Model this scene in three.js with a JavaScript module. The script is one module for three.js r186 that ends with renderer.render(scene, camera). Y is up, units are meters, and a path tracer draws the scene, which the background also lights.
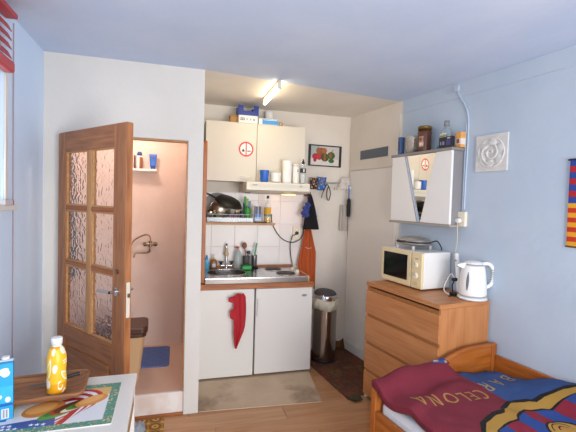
import * as THREE from 'three';
import { RoundedBoxGeometry } from 'three/addons/geometries/RoundedBoxGeometry.js';
import { mergeGeometries } from 'three/addons/utils/BufferGeometryUtils.js';
import { RectAreaLightUniformsLib } from 'three/addons/lights/RectAreaLightUniformsLib.js';

// ---------------------------------------------------------------- camera, sky, lights, exposure
const scene = new THREE.Scene();
const camera = new THREE.PerspectiveCamera(57.31, 576 / 432, 0.05, 60);
{
  const D = Math.PI / 180, yaw = 15.673 * D, pit = -2.075 * D, rol = 1.674 * D;
  const fw = new THREE.Vector3(Math.sin(yaw) * Math.cos(pit), Math.sin(pit), -Math.cos(yaw) * Math.cos(pit));
  const rt = new THREE.Vector3(Math.cos(yaw), 0, Math.sin(yaw));
  const up = new THREE.Vector3().crossVectors(rt, fw);
  camera.up.copy(rt).multiplyScalar(-Math.sin(rol)).addScaledVector(up, Math.cos(rol));
  camera.position.set(0, 1.66, 0);
  camera.lookAt(camera.position.clone().add(fw));
  camera.updateMatrixWorld();
}
const renderer = new THREE.WebGLRenderer({ antialias: true });
renderer.toneMapping = THREE.LinearToneMapping;
renderer.toneMappingExposure = 1.0;
renderer.shadowMap.enabled = true;
RectAreaLightUniformsLib.init();
scene.background = new THREE.Color().setRGB(0.98, 1.04, 1.12);            // overcast daylight outside the high window

// daylight coming in through the high window of the left wall
const dayLight = new THREE.RectAreaLight(new THREE.Color().setRGB(0.84, 0.92, 1.0), 0.5, 1.3, 0.68);
dayLight.position.set(-0.885, 1.95, -1.80); dayLight.lookAt(2, 1.75, -1.80); scene.add(dayLight);
// unseen source behind the photographer, placed to light the left wall and ceiling
const unseenRearLight = new THREE.RectAreaLight(new THREE.Color().setRGB(1.0, 0.975, 0.945), 13.5, 1.5, 1.9);
unseenRearLight.position.set(1.45, 1.10, 1.58); unseenRearLight.lookAt(1.45, 1.10, -2); scene.add(unseenRearLight);
// the camera's own flash, just above and right of the lens
const flash = new THREE.SpotLight(new THREE.Color().setRGB(1.0, 0.965, 0.91), 5.5, 0, 0.95, 0.7, 2);
flash.position.set(0.06, 1.74, 0.03); flash.target.position.set(0.9, 1.5, -3.2); flash.shadow.radius = 1;
flash.castShadow = true; flash.shadow.mapSize.set(1024, 1024); scene.add(flash, flash.target);

// ---------------------------------------------------------------- helpers
let seed = 12345;
const rnd = () => { seed = (seed * 1664525 + 1013904223) >>> 0; return seed / 4294967296; };
const rr = (a, b) => a + (b - a) * rnd();
const TH = 0.152, O = [1.888, -4.176];                                 // right wall: turned 8.7 degrees against the kitchen
const RW = (s, h, d) => [O[0] + s * Math.sin(TH) - d * Math.cos(TH), h, O[1] + s * Math.cos(TH) + d * Math.sin(TH)];
const H = 2.634, ZP = -3.081, ZB = -4.176, XL = -0.893, XP = 0.183;

const taken = {};
function numbered(n) { if (!(n in taken)) { taken[n] = 0; return n; } taken[n]++; return n + '_' + String(taken[n]).padStart(3, '0'); }
function thing(name, label, category, [x, y, z] = [0, 0, 0], turn = 0, group) {
  const o = new THREE.Group(); o.name = numbered(name); o.position.set(x, y, z); o.rotation.y = turn;
  o.userData = { label, category }; if (group) o.userData.group = group; scene.add(o); return o;
}
function struct(name, geo, mat) { const m = part(name, geo, mat, scene); m.name = name; m.userData.kind = 'structure'; return m; }
function metricUV(g, swap) {
  const p = g.attributes.position, n = g.attributes.normal, uv = new Float32Array(p.count * 2);
  for (let i = 0; i < p.count; i++) {
    const ax = Math.abs(n.getX(i)), ay = Math.abs(n.getY(i)), az = Math.abs(n.getZ(i));
    let a, b;
    if (ax >= ay && ax >= az) { a = p.getZ(i); b = p.getY(i); } else if (ay >= az) { a = p.getX(i); b = p.getZ(i); } else { a = p.getX(i); b = p.getY(i); }
    if (swap) { const t = a; a = b; b = t; }
    uv[2 * i] = a; uv[2 * i + 1] = b;
  }
  g.setAttribute('uv', new THREE.BufferAttribute(uv, 2)); return g;
}
function flat(g) {
  let q = g.index ? g.toNonIndexed() : g;
  for (const k of Object.keys(q.attributes)) if (!['position', 'normal', 'uv'].includes(k)) q.deleteAttribute(k);
  if (!q.attributes.uv) q.setAttribute('uv', new THREE.BufferAttribute(new Float32Array(q.attributes.position.count * 2), 2));
  return q;
}
function merge(list) { return list.length === 1 ? list[0] : mergeGeometries(list.map(flat)); }
function part(name, geo, mat, parent, opt = {}) {
  const g = Array.isArray(geo) ? merge(geo) : geo;
  if (mat.userData.metric && !opt.keepUV) metricUV(g, opt.swap);
  const m = new THREE.Mesh(g, mat); m.name = name; m.castShadow = m.receiveShadow = true;
  if (opt.label) m.userData.label = opt.label;
  if (opt.kind) m.userData.kind = opt.kind;
  parent.add(m); return m;
}
const box = (w, h, d, x = 0, y = 0, z = 0, r = 0.003) => (r > 0 ? new RoundedBoxGeometry(w, h, d, 2, Math.min(r, w / 2.01, h / 2.01, d / 2.01)) : new THREE.BoxGeometry(w, h, d)).translate(x, y, z);
const slab = (x0, x1, y0, y1, z0, z1, r = 0) => box(x1 - x0, y1 - y0, z1 - z0, (x0 + x1) / 2, (y0 + y1) / 2, (z0 + z1) / 2, r);
const cyl = (r0, r1, h, x = 0, y = 0, z = 0, n = 24) => new THREE.CylinderGeometry(r1, r0, h, n).translate(x, y + h / 2, z);   // base radius, top radius, base at y
const lathe = (pts, n = 28, x = 0, y = 0, z = 0) => new THREE.LatheGeometry(pts.map(p => new THREE.Vector2(p[0], p[1])), n).translate(x, y, z);
const ball = (r, x, y, z, sx = 1, sy = 1, sz = 1) => new THREE.SphereGeometry(r, 18, 12).scale(sx, sy, sz).translate(x, y, z);
const tube = (pts, r, seg = 40, rs = 8) => new THREE.TubeGeometry(new THREE.CatmullRomCurve3(pts.map(p => new THREE.Vector3(...p))), seg, r, rs, false);
function rod(a, b, r, n = 10) {
  const A = new THREE.Vector3(...a), B = new THREE.Vector3(...b), d = B.clone().sub(A);
  const g = new THREE.CylinderGeometry(r, r, d.length(), n);
  g.applyQuaternion(new THREE.Quaternion().setFromUnitVectors(new THREE.Vector3(0, 1, 0), d.clone().normalize()));
  return g.translate((A.x + B.x) / 2, (A.y + B.y) / 2, (A.z + B.z) / 2);
}
function extrude(pts, depth, bevel = 0, holes = []) {
  const s = new THREE.Shape(pts.map(p => new THREE.Vector2(p[0], p[1])));
  for (const h of holes) s.holes.push(new THREE.Path(h.map(p => new THREE.Vector2(p[0], p[1]))));
  return new THREE.ExtrudeGeometry(s, { depth, bevelEnabled: bevel > 0, bevelSize: bevel, bevelThickness: bevel, bevelSegments: 2, bevelOffset: -bevel, curveSegments: 12 });
}
const rect = (x0, x1, y0, y1) => [[x0, y0], [x1, y0], [x1, y1], [x0, y1]];
function roundRect(x0, x1, y0, y1, r, n = 6) {
  const o = [];
  for (const [cx, cy, a] of [[x1 - r, y0 + r, -90], [x1 - r, y1 - r, 0], [x0 + r, y1 - r, 90], [x0 + r, y0 + r, 180]])
    for (let i = 0; i <= n; i++) { const t = (a + 90 * i / n) * Math.PI / 180; o.push([cx + r * Math.cos(t), cy + r * Math.sin(t)]); }
  return o;
}
// sheet of cloth or card: a grid fn(u,v) -> [x,y,z], closed to a real thickness
function sheet(nu, nv, fn, thick, uvfn) {
  const P = [], N = [];
  const at = (i, j) => new THREE.Vector3(...fn(i / nu, j / nv));
  for (let j = 0; j <= nv; j++) for (let i = 0; i <= nu; i++) {
    const p = at(i, j), du = at(Math.min(i + 1, nu), j).sub(at(Math.max(i - 1, 0), j)), dv = at(i, Math.min(j + 1, nv)).sub(at(i, Math.max(j - 1, 0)));
    P.push(p); N.push(du.cross(dv).normalize());
  }
  const pos = [], uv = [], idx = [], W = nu + 1, C = W * (nv + 1);
  for (const sgn of [0.5, -0.5]) for (let k = 0; k < C; k++) {
    const q = P[k].clone().addScaledVector(N[k], sgn * thick); pos.push(q.x, q.y, q.z);
    const a = (k % W) / nu, b = Math.floor(k / W) / nv; uv.push(...(uvfn ? uvfn(a, b) : [a, b]));
  }
  for (let j = 0; j < nv; j++) for (let i = 0; i < nu; i++) {
    const a = j * W + i, b = a + 1, c = a + W, d = c + 1;
    idx.push(a, b, d, a, d, c, C + a, C + d, C + b, C + a, C + c, C + d);
  }
  const rim = [];
  for (let i = 0; i < nu; i++) rim.push(i); for (let j = 0; j < nv; j++) rim.push(j * W + nu);
  for (let i = nu; i > 0; i--) rim.push(nv * W + i); for (let j = nv; j > 0; j--) rim.push(j * W);
  for (let k = 0; k < rim.length; k++) { const a = rim[k], b = rim[(k + 1) % rim.length]; idx.push(a, C + a, C + b, a, C + b, b); }
  const g = new THREE.BufferGeometry();
  g.setAttribute('position', new THREE.Float32BufferAttribute(pos, 3)); g.setAttribute('uv', new THREE.Float32BufferAttribute(uv, 2));
  g.setIndex(idx); g.computeVertexNormals(); return g;
}
// ---- noise and textures
const perm = []; { for (let i = 0; i < 256; i++) perm[i] = i; for (let i = 255; i > 0; i--) { const j = Math.floor(rnd() * (i + 1)); [perm[i], perm[j]] = [perm[j], perm[i]]; } }
const hsh = (x, y) => perm[(perm[x & 255] + y) & 255] / 255;
function vn(x, y, px = 256, py = 256) {
  const xi = Math.floor(x), yi = Math.floor(y), fx = x - xi, fy = y - yi, s = t => t * t * (3 - 2 * t);
  const w = (a, p) => ((a % p) + p) % p, x0 = w(xi, px), x1 = w(xi + 1, px), y0 = w(yi, py), y1 = w(yi + 1, py);
  const a = hsh(x0, y0), b = hsh(x1, y0), c = hsh(x0, y1), d = hsh(x1, y1), u = s(fx), v = s(fy);
  return a + (b - a) * u + (c - a) * v + (a - b - c + d) * u * v;
}
const fbm = (x, y, px, py, o = 4) => { let s = 0, a = 0.5, t = 0; for (let i = 0; i < o; i++) { s += a * vn(x, y, px, py); t += a; x *= 2; y *= 2; px *= 2; py *= 2; a *= 0.5; } return s / t; };
const hex = c => { const k = new THREE.Color(c); const g = k.convertLinearToSRGB(); return [g.r * 255, g.g * 255, g.b * 255]; };
function dataTex(size, fn, metres = 1, srgb = true) {
  const d = new Uint8Array(size * size * 4);
  for (let y = 0; y < size; y++) for (let x = 0; x < size; x++) { const c = fn(x / size, y / size); for (let k = 0; k < 3; k++) d[(y * size + x) * 4 + k] = Math.max(0, Math.min(255, c[k])); d[(y * size + x) * 4 + 3] = 255; }
  const t = new THREE.DataTexture(d, size, size); t.wrapS = t.wrapT = THREE.RepeatWrapping; t.magFilter = THREE.LinearFilter; t.minFilter = THREE.LinearMipmapLinearFilter; t.generateMipmaps = true;
  if (srgb) t.colorSpace = THREE.SRGBColorSpace; t.repeat.set(1 / metres, 1 / metres); t.needsUpdate = true; return t;
}
const mix = (a, b, t) => a.map((v, i) => v + (b[i] - v) * t);
function woodTex(c0, c1, metres = 1, fibre = 64) {          // grain along u
  const A = hex(c0), B = hex(c1);
  return dataTex(256, (u, v) => {
    const w = fbm(u * 3, v * 6, 3, 6, 3) * 0.9;
    const ring = 0.5 + 0.5 * Math.sin((v * 9 + w * 2.2) * Math.PI * 2);
    const f = fbm(u * 5, v * fibre, 5, fibre, 2);
    return mix(A, B, Math.min(1, 0.35 * ring + 0.65 * f * f * 1.5));
  }, metres);
}
function mottle(c0, c1, metres = 1.5, f = 5) { const A = hex(c0), B = hex(c1); return dataTex(256, (u, v) => mix(A, B, Math.max(0, Math.min(1, (fbm(u * f, v * f, f, f, 5) - 0.3) * 2.2))), metres); }
const bumpTex = (f, metres) => dataTex(128, (u, v) => { const k = 255 * fbm(u * f, v * f, f, f, 4); return [k, k, k]; }, metres, false);
function canvasTex(w, h, draw) {
  const c = document.createElement('canvas'); c.width = w; c.height = h; draw(c.getContext('2d'), w, h);
  const t = new THREE.CanvasTexture(c); t.colorSpace = THREE.SRGBColorSpace; t.magFilter = THREE.LinearFilter; return t;
}
function M(color, roughness = 0.6, o = {}) { const m = new THREE.MeshStandardMaterial({ color, roughness, ...o }); return m; }
function MP(color, roughness, o = {}) { return new THREE.MeshPhysicalMaterial({ color, roughness, ...o }); }
function MT(map, roughness = 0.6, o = {}) { const m = new THREE.MeshStandardMaterial({ color: 0xffffff, map, roughness, ...o }); m.userData.metric = true; return m; }
function print(map, roughness = 0.6, o = {}) { return new THREE.MeshStandardMaterial({ color: 0xffffff, map, roughness, ...o }); }

const plaster = bumpTex(14, 0.5);
const paint = (a, b, rough = 0.85) => MT(mottle(a, b, 1.9), rough, { bumpMap: plaster, bumpScale: 0.0012 });
const mat = {
  blueWall: paint('#b7c6d7', '#c0cedc'), leftWall: paint('#cfe4fd', '#d8eafe'), ceil: paint('#c4d4ee', '#cfdcf2'), creamCeil: paint('#e6e1d8', '#efeae2'),
  white: paint('#d6d4cf', '#dedcd7'), kitchenWall: paint('#dcd4c9', '#e5ded4'), pink: paint('#d8c1b6', '#e0cbc1'), pinkFloor: paint('#cfae9c', '#dabdac', 0.5),
  whiteLacquer: M('#dfddd8', 0.35), whitePlastic: M('#eeeeec', 0.35), creamPlastic: M('#ece2cc', 0.4), cupboard: M('#d6cfc0', 0.45), grey: M('#8d8d90', 0.5),
  doorWood: MT(woodTex('#b0764a', '#88522e', 0.8), 0.4), doorWoodLight: MT(woodTex('#c4925e', '#a8774a', 0.8), 0.4), trimWood: MT(woodTex('#b06a38', '#8b4c22', 0.8), 0.45),
  beech: MT(woodTex('#c98a56', '#b57442', 1.1, 90), 0.42), bedWood: MT(woodTex('#bc6e2e', '#96501c', 0.9), 0.35), board: MT(woodTex('#a8754c', '#79492a', 0.4), 0.5), darkWood: MT(woodTex('#6d4224', '#4a2a15', 0.6), 0.5),
  steel: M('#b9b9b8', 0.3, { metalness: 1 }), brushed: M('#c9c8c6', 0.22, { metalness: 1 }), chrome: M('#d8d8d8', 0.12, { metalness: 1 }), brass: M('#8d7a68', 0.3, { metalness: 1 }),
  black: M('#17171a', 0.45), blackRubber: M('#1b1b1d', 0.75), iron: M('#35271f', 0.55), red: M('#b0202c', 0.8), redBlind: M('#b8444a', 0.5), navy: M('#243f96', 0.45), blue: M('#2f6fc4', 0.4),
  green: M('#3f9a3c', 0.5), darkGrey: M('#3b3b3f', 0.6), paper: M('#f0efec', 0.9), cardboard: M('#b58a55', 0.85), orangeCloth: M('#b5562a', 0.95), blackCloth: M('#16161a', 0.95),
};
const glassPane = MP('#ffffff', 0.0, { transmission: 1, thickness: 0 });
const clearPlastic = MP('#f4f8fa', 0.08, { transmission: 0.85, thickness: 0 });

// ---------------------------------------------------------------- floor
{
  const f = new THREE.Group(); f.name = 'floor'; f.userData.kind = 'structure'; scene.add(f);
  part('subfloor', slab(-1.02, 2.85, -0.12, -0.010, -4.3, 1.72), M('#5a4430', 0.9), f);
  const tones = [['#ba8c64', '#a87850'], ['#b28258', '#9e6e48'], ['#c0946c', '#ac7e58']].map(([a, b]) => MT(woodTex(a, b, 1.3, 80), 0.38));
  const pw = 0.193, pl = 1.285, gaps = [0, 1, 2].map(() => box(pl - 0.003, 0.012, pw - 0.0025, 0, 0, 0, 0.0012));
  gaps.forEach((g, i) => { metricUV(g); const uv = g.attributes.uv; for (let k = 0; k < uv.count; k++) uv.setXY(k, uv.getX(k) + i * 0.37, uv.getY(k) + i * 0.23); });
  let row = 0;
  for (let z = -4.20; z < 1.65; z += pw, row++) {
    let x = -0.98 - (row * 0.43 % 1) * pl;
    for (; x < 2.7; x += pl) {
      const a = Math.max(x, -0.99), b = Math.min(x + pl, 2.70); if (b - a < 0.05) continue;
      const full = b - a > pl - 0.01, k = (row * 7 + Math.round(x * 3) + 90) % 3;
      const g = full ? gaps[k] : metricUV(box(b - a - 0.003, 0.012, pw - 0.0025, 0, 0, 0, 0.0012));
      const m = part('plank', g, tones[(k + row) % 3], f, { keepUV: true }); m.position.set((a + b) / 2, -0.006, z + pw / 2);
    }
  }
}
// ---------------------------------------------------------------- ceilings (paint changes at the kitchen)
{
  const lay = (pts) => extrude(pts.map(([x, z]) => [x, -z]), 0.12).rotateX(-Math.PI / 2).translate(0, H, 0);
  struct('ceiling', lay([[-1.02, 1.72], [2.9, 1.72], [2.9, -3.30], [2.013, -3.35], [XP, -3.075], [XP, ZP - 0.02], [-1.02, ZP - 0.02]]), mat.ceil);
  struct('ceiling_kitchen', lay([[XP, -3.076], [2.013, -3.351], [2.9, -3.301], [2.9, -4.3], [-1.02, -4.3], [-1.02, ZP - 0.0205], [XP, ZP - 0.0205]]), mat.creamCeil);
}
// ---------------------------------------------------------------- walls
const WIN = { z0: -2.44, z1: -1.15, y0: 1.60, y1: 2.30 };
struct('wall_left', extrude(rect(-4.3, 1.72, -0.12, H), 0.12, 0, [rect(WIN.z0, WIN.z1, WIN.y0, WIN.y1)]).rotateY(-Math.PI / 2).translate(XL, 0, 0), mat.leftWall);
const DO = { x0: -0.775, x1: 0.072, y1: 2.095 };
struct('wall_partition', [extrude([[XL, 0], [DO.x0, 0], [DO.x0, DO.y1], [DO.x1, DO.y1], [DO.x1, 0], [XP, 0], [XP, H], [XL, H]], 0.09).translate(0, 0, ZP - 0.09), slab(0.092, XP, 0, H, ZB, ZP - 0.09)], mat.white);
struct('wall_back', slab(-1.02, 2.05, -0.12, H, ZB - 0.12, ZB), mat.kitchenWall);
{
  const seg = (name, s0, s1, m, y0, y1, d0, d1) => { const o = struct(name, slab(-d1, -d0, y0, y1, s0, s1), m); o.position.set(O[0], 0, O[1]); o.rotation.y = TH; return o; };
  seg('wall_right', 0.873, 6.2, mat.blueWall, -0.12, H, -0.12, 0);
  seg('wall_right_kitchen', -0.13, 0.873, mat.kitchenWall, -0.12, H, -0.12, 0);
  seg('trim_1', 0.873, 6.0, mat.blueWall, 2.515, H - 0.001, 0, 0.006);
  seg('trim_2', 0.012, 0.873, mat.kitchenWall, 2.515, H - 0.001, 0, 0.006);
  seg('trim_3', 0.012, 0.845, mat.kitchenWall, 2.030, 2.514, 0, 0.012);
  seg('baseboard_right', 0.03, 1.03, mat.white, 0, 0.10, 0.0185, 0.032);
  const d = new THREE.Group(); d.name = 'door_2'; d.userData.kind = 'structure'; d.position.set(O[0], 0, O[1]); d.rotation.y = TH; scene.add(d);
  part('door_leaf', slab(-0.018, -0.0005, 0.005, 2.022, 0.03, 0.835, 0.004), M('#e6e2dc', 0.5), d);
  part('vent_slot', slab(-0.018, -0.0125, 2.135, 2.232, 0.225, 0.69, 0.002), M('#5c6670', 0.6), d);
  part('vent_frame', [slab(-0.02, -0.0125, 2.128, 2.135, 0.22, 0.695), slab(-0.02, -0.0125, 2.232, 2.239, 0.22, 0.695)], mat.kitchenWall, d);
}
struct('wall_near', [slab(-1.02, 0.70, -0.12, H, 1.60, 1.72), slab(2.20, 2.9, -0.12, H, 1.60, 1.72), slab(0.70, 2.20, 2.1, H, 1.60, 1.72), slab(0.70, 2.20, -0.12, 0.0, 1.60, 1.72)], mat.leftWall);
{ // unseen glazed door, out of view behind the photographer, opening for the rear light
  const d = new THREE.Group(); d.name = 'door_3'; d.userData.kind = 'structure'; scene.add(d);
  part('door_frame', [slab(0.70, 0.77, 0, 2.1, 1.64, 1.69), slab(2.13, 2.20, 0, 2.1, 1.64, 1.69), slab(0.77, 2.13, 2.03, 2.1, 1.64, 1.69), slab(0.77, 2.13, 0, 0.12, 1.64, 1.69), slab(1.42, 1.48, 0.12, 2.03, 1.64, 1.69)], mat.whiteLacquer, d);
  for (const [a, b] of [[0.77, 1.42], [1.48, 2.13]]) part('pane', slab(a, b, 0.12, 2.03, 1.663, 1.667), glassPane, d);
}
// baseboard_left is hidden by the table; shower cell linings
struct('wall_shower', [slab(XL, 0.092, 0.17, H, ZB, ZB + 0.008), slab(XL, XL + 0.008, 0.17, H, ZB, ZP - 0.09), slab(0.084, 0.092, 0.17, H, ZB, ZP - 0.09)], mat.pink);
struct('floor_shower', slab(XL, 0.092, 0.0, 0.17, ZB, -3.125, 0.004), mat.pinkFloor);
struct('trim_4', slab(DO.x0, DO.x1, 0.0, 0.172, -3.124, -3.10, 0.004), MT(mottle('#eae6e2', '#dcc8bc', 0.7, 6), 0.5));
struct('trim_5', slab(DO.x0, DO.x1, 0.0, 0.016, -3.099, -3.078, 0.003), mat.trimWood);
struct('trim_6', [slab(DO.x1 - 0.010, DO.x1, 0.173, DO.y1 - 0.002, ZP - 0.085, ZP - 0.012, 0.002), slab(DO.x0, DO.x1, DO.y1 - 0.012, DO.y1 - 0.001, ZP - 0.085, ZP - 0.012, 0.002), slab(DO.x0, DO.x0 + 0.012, 0.173, DO.y1 - 0.013, ZP - 0.085, ZP - 0.002, 0.002)], mat.doorWoodLight);

// window in the left wall
{
  const w = new THREE.Group(); w.name = 'window_1'; w.userData.kind = 'structure'; scene.add(w);
  const { z0, z1, y0, y1 } = WIN, xa = -0.965, xb = -0.925;
  part('window_frame', [slab(xa, xb, y0, y0 + 0.05, z0, z1), slab(xa, xb, y1 - 0.05, y1, z0, z1), slab(xa, xb, y0 + 0.05, y1 - 0.05, z0, z0 + 0.05), slab(xa, xb, y0 + 0.05, y1 - 0.05, z1 - 0.05, z1), slab(xa, xb, y0 + 0.05, y1 - 0.05, (z0 + z1) / 2 - 0.03, (z0 + z1) / 2 + 0.03)], mat.whiteLacquer, w);
  for (const [a, b] of [[z0 + 0.05, (z0 + z1) / 2 - 0.03], [(z0 + z1) / 2 + 0.03, z1 - 0.05]]) part('pane', slab(-0.947, -0.943, y0 + 0.05, y1 - 0.05, a, b), glassPane, w);
  part('window_sill', slab(-0.924, -0.84, y0 - 0.028, y0 - 0.001, z0 - 0.05, z1 + 0.06, 0.004), mat.whiteLacquer, w);
  part('reveal_lining', [slab(-0.892, -0.884, y0, y1, z0 - 0.035, z0 - 0.001), slab(-0.892, -0.884, y0, y1, z1 + 0.001, z1 + 0.035)], mat.whiteLacquer, w);
}
// red wooden blind drawn up over the window
{
  const t = thing('venetian_blind', 'red slatted window blind pulled up under the ceiling on the left wall', 'blind', [XL, 2.28, -1.745]);
  const L = 1.30, z1 = 0;
  part('headrail', box(0.060, 0.026, L + 0.05, 0.040, 0.305, z1 - 0.005, 0.006), mat.redBlind, t);
  for (let k = 0; k < 4; k++) {
    const g = box(0.043, 0.005, L, 0, 0, 0, 0.002); g.rotateZ(-1.1).translate(0.042, 0.235 - k * 0.046, z1);
    part('slat', g, mat.redBlind, t);
  }
  part('bottom_rail', box(0.055, 0.060, L, 0.042, 0.032, z1, 0.014), mat.redBlind, t);
  for (const z of [-0.36, 0.5]) part('cord', tube([[0.078, 0.285, z], [0.084, 0.15, z], [0.080, 0.02, z]], 0.0025, 8, 6), M('#c9b8a4', 0.9), t);
  part('tassel', ball(0.020, 0.092, 0.055, -0.36, 0.8, 1.2, 1), M('#b9a892', 0.95), t);
}
{
  const t = thing('wall_cable', 'thin brown cable running straight down the blue left wall', 'cable', [XL, 0, -2.555]);
  part('lead', rod([0.004, 0.02, 0], [0.004, 2.60, 0], 0.0032), M('#a58f92', 0.7), t);
}
{
  const t = thing('sill_box', 'small grey box with a dark red end on the window sill', 'box', [-0.868, 1.5995, -2.40]);
  part('body', box(0.04, 0.026, 0.10, 0, 0.0135, 0.01, 0.003), M('#c9c7c6', 0.6), t);
  part('end_cap', box(0.041, 0.027, 0.012, 0, 0.0137, -0.047, 0.003), M('#9c4a50', 0.6), t);
}

// ---------------------------------------------------------------- shower door
{
  const t = thing('shower_door', 'open wooden door with six patterned glass panes to the shower', 'door', [-0.745, 0, -3.019], -52 * Math.PI / 180);
  const y0 = 0.20, y1 = 2.075, w = 0.815, th = 0.04, D = (x0, x1, a, b, r = 0.003) => slab(x0, x1, a, b, 0, th, r);
  part('stile', D(0, 0.103, y0, y1), mat.doorWood, t, { swap: true });
  part('stile', D(0.688, w, y0, y1), mat.doorWood, t, { swap: true });
  part('top_rail', D(0.1035, 0.6875, 1.945, y1), mat.doorWood, t);
  part('lock_rail', D(0.1035, 0.6875, 0.705, 0.80), mat.doorWood, t);
  part('bottom_rail', D(0.1035, 0.6875, y0, 0.36), mat.doorWood, t);
  part('lower_panel', slab(0.1035, 0.6875, 0.3605, 0.7045, 0.012, 0.028), mat.doorWood, t);
  part('panel_field', extrude(rect(0.15, 0.64, 0.405, 0.66), 0.008, 0.006).translate(0, 0, 0.024), mat.doorWood, t);
  part('mullion', slab(0.379, 0.431, 0.8005, 1.9445, 0.002, 0.038, 0.004), mat.doorWoodLight, t, { swap: true });
  for (const y of [1.218, 1.58]) for (const [a, b] of [[0.1035, 0.3785], [0.4315, 0.6875]]) part('glazing_bar', slab(a, b, y - 0.014, y + 0.014, 0.002, 0.038, 0.004), mat.trimWood, t);
  const gb = dataTex(256, (u, v) => { const a = fbm(u * 12, v * 12, 12, 12, 2); const k = 127 + 127 * Math.sin(a * 9); return [k, k, k]; }, 0.34, false);
  const obscure = MP('#ffffff', 0.06, { transmission: 1, thickness: 0.004, ior: 1.45, bumpMap: gb, bumpScale: 0.0006 }); obscure.userData.metric = true;
  for (const [c0, c1] of [[0.8005, 1.2035], [1.2325, 1.5655], [1.5945, 1.9445]]) for (const [a, b] of [[0.1035, 0.3785], [0.4315, 0.6875]]) {
    part('pane', slab(a, b, c0, c1, 0.017, 0.021), obscure, t);
    const e = 0.010; part('glazing_bead', [slab(a, b, c1 - e, c1, 0.022, 0.034), slab(a, b, c0, c0 + e, 0.022, 0.034), slab(a, a + e, c0 + e, c1 - e, 0.022, 0.034), slab(b - e, b, c0 + e, c1 - e, 0.022, 0.034)], mat.doorWoodLight, t);
  }
  const h = part('handle', [cyl(0.024, 0.024, 0.008, 0, 0, 0, 24).rotateX(Math.PI / 2).translate(0.735, 1.12, 0.0405), rod([0.735, 1.12, 0.046], [0.735, 1.12, 0.085], 0.009), tube([[0.735, 1.12, 0.085], [0.70, 1.122, 0.090], [0.655, 1.118, 0.090], [0.615, 1.112, 0.084]], 0.0085, 14)], mat.chrome, t);
  part('rosette_screw', cyl(0.005, 0.005, 0.003, 0, 0, 0, 10).rotateX(Math.PI / 2).translate(0.735, 1.138, 0.049), mat.steel, h);
  part('handle', [rod([0.735, 1.12, -0.0005], [0.735, 1.12, -0.055], 0.009), tube([[0.735, 1.12, -0.055], [0.70, 1.122, -0.060], [0.62, 1.115, -0.055]], 0.0085, 14), cyl(0.024, 0.024, 0.008, 0, 0, 0).rotateX(Math.PI / 2).translate(0.735, 1.12, -0.009)], mat.chrome, t);
  part('lock_plate', slab(w + 0.0003, w + 0.003, 0.98, 1.18, 0.009, 0.031, 0.001), M('#d3cdbf', 0.5), t);
  part('latch', slab(w + 0.0031, w + 0.011, 1.095, 1.118, 0.014, 0.026, 0.002), mat.brass, t);
  part('lock_knob', cyl(0.012, 0.012, 0.012, 0, 0, 0).rotateX(Math.PI / 2).translate(0.74, 1.235, 0.0405), mat.brass, t);
  for (const y of [0.42, 1.1, 1.85]) part('hinge', cyl(0.008, 0.008, 0.10, -0.008, y, 0.012, 12), mat.brass, t);
}

// ---------------------------------------------------------------- things in the shower
{
  const t = thing('unseen_shower_lamp', 'unseen warm globe lamp on the shower ceiling, lighting the shower cell', 'lamp', [-0.42, H, -3.66]);  // lamp out of view, placed to give the shower its warm glow
  part('base', cyl(0.06, 0.06, 0.03, 0, -0.031, 0), mat.whitePlastic, t);
  part('globe', new THREE.SphereGeometry(0.075, 24, 16).translate(0, -0.105, 0), M('#fff0dd', 0.4, { emissive: new THREE.Color().setRGB(1.0, 0.74, 0.48), emissiveIntensity: 3 }), t);
  const l = new THREE.PointLight(new THREE.Color().setRGB(1.0, 0.83, 0.70), 1.4, 0, 2); l.position.set(-0.42, H - 0.20, -3.66); l.shadow.radius = 3; l.castShadow = true; scene.add(l);
}
{
  const t = thing('shower_shelf', 'small white shelf on the pink shower wall', 'shelf', [-0.32, 1.915, ZB + 0.0085]);
  part('board', slab(-0.17, 0.118, 0, 0.022, 0, 0.11, 0.003), mat.whiteLacquer, t);
}
{
  const t = thing('shampoo_bottle', 'brown and white bottle with a dark blue cap on the shower shelf', 'bottle', [-0.362, 1.9375, ZB + 0.06]);
  part('body', lathe([[0, 0], [0.026, 0.002], [0.030, 0.02], [0.031, 0.10], [0.024, 0.125], [0, 0.128]]), print(canvasTex(64, 64, (c, w, h) => { c.fillStyle = '#e9e4de'; c.fillRect(0, 0, w, h); c.fillStyle = '#8c5634'; c.fillRect(0, 18, w / 2.6, 34); c.fillStyle = '#29427a'; c.fillRect(0, 52, w, 12); c.fillRect(0, 0, w, 8); }), 0.4), t);
  part('cap', lathe([[0, 0.128], [0.022, 0.129], [0.024, 0.145], [0.016, 0.165], [0, 0.168]]), M('#2b4a8e', 0.4), t);
}
{
  const t = thing('cream_tube', 'blue tube standing on its cap on the shower shelf', 'tube', [-0.238, 1.9375, ZB + 0.06]);
  part('cap', cyl(0.020, 0.021, 0.022, 0, 0, 0), M('#2a58ad', 0.4), t);
  part('body', sheet(10, 8, (u, v) => [(-0.5 + u) * (0.050 + 0.022 * v), 0.022 + v * 0.125, 0], 0.022), M('#2f63bd', 0.4), t);
  part('mark', cyl(0.008, 0.008, 0.002, 0, 0, 0).rotateX(Math.PI / 2).translate(0, 0.11, 0.012), M('#7a3a30', 0.5), t);
}
{
  const t = thing('razor_holder', 'narrow dark strip at the left end of the shower shelf', 'holder', [-0.408, 1.9375, ZB + 0.05]);
  part('body', slab(-0.006, 0.006, 0, 0.13, -0.02, 0.02, 0.003), M('#5a4038', 0.6), t);
}
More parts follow.
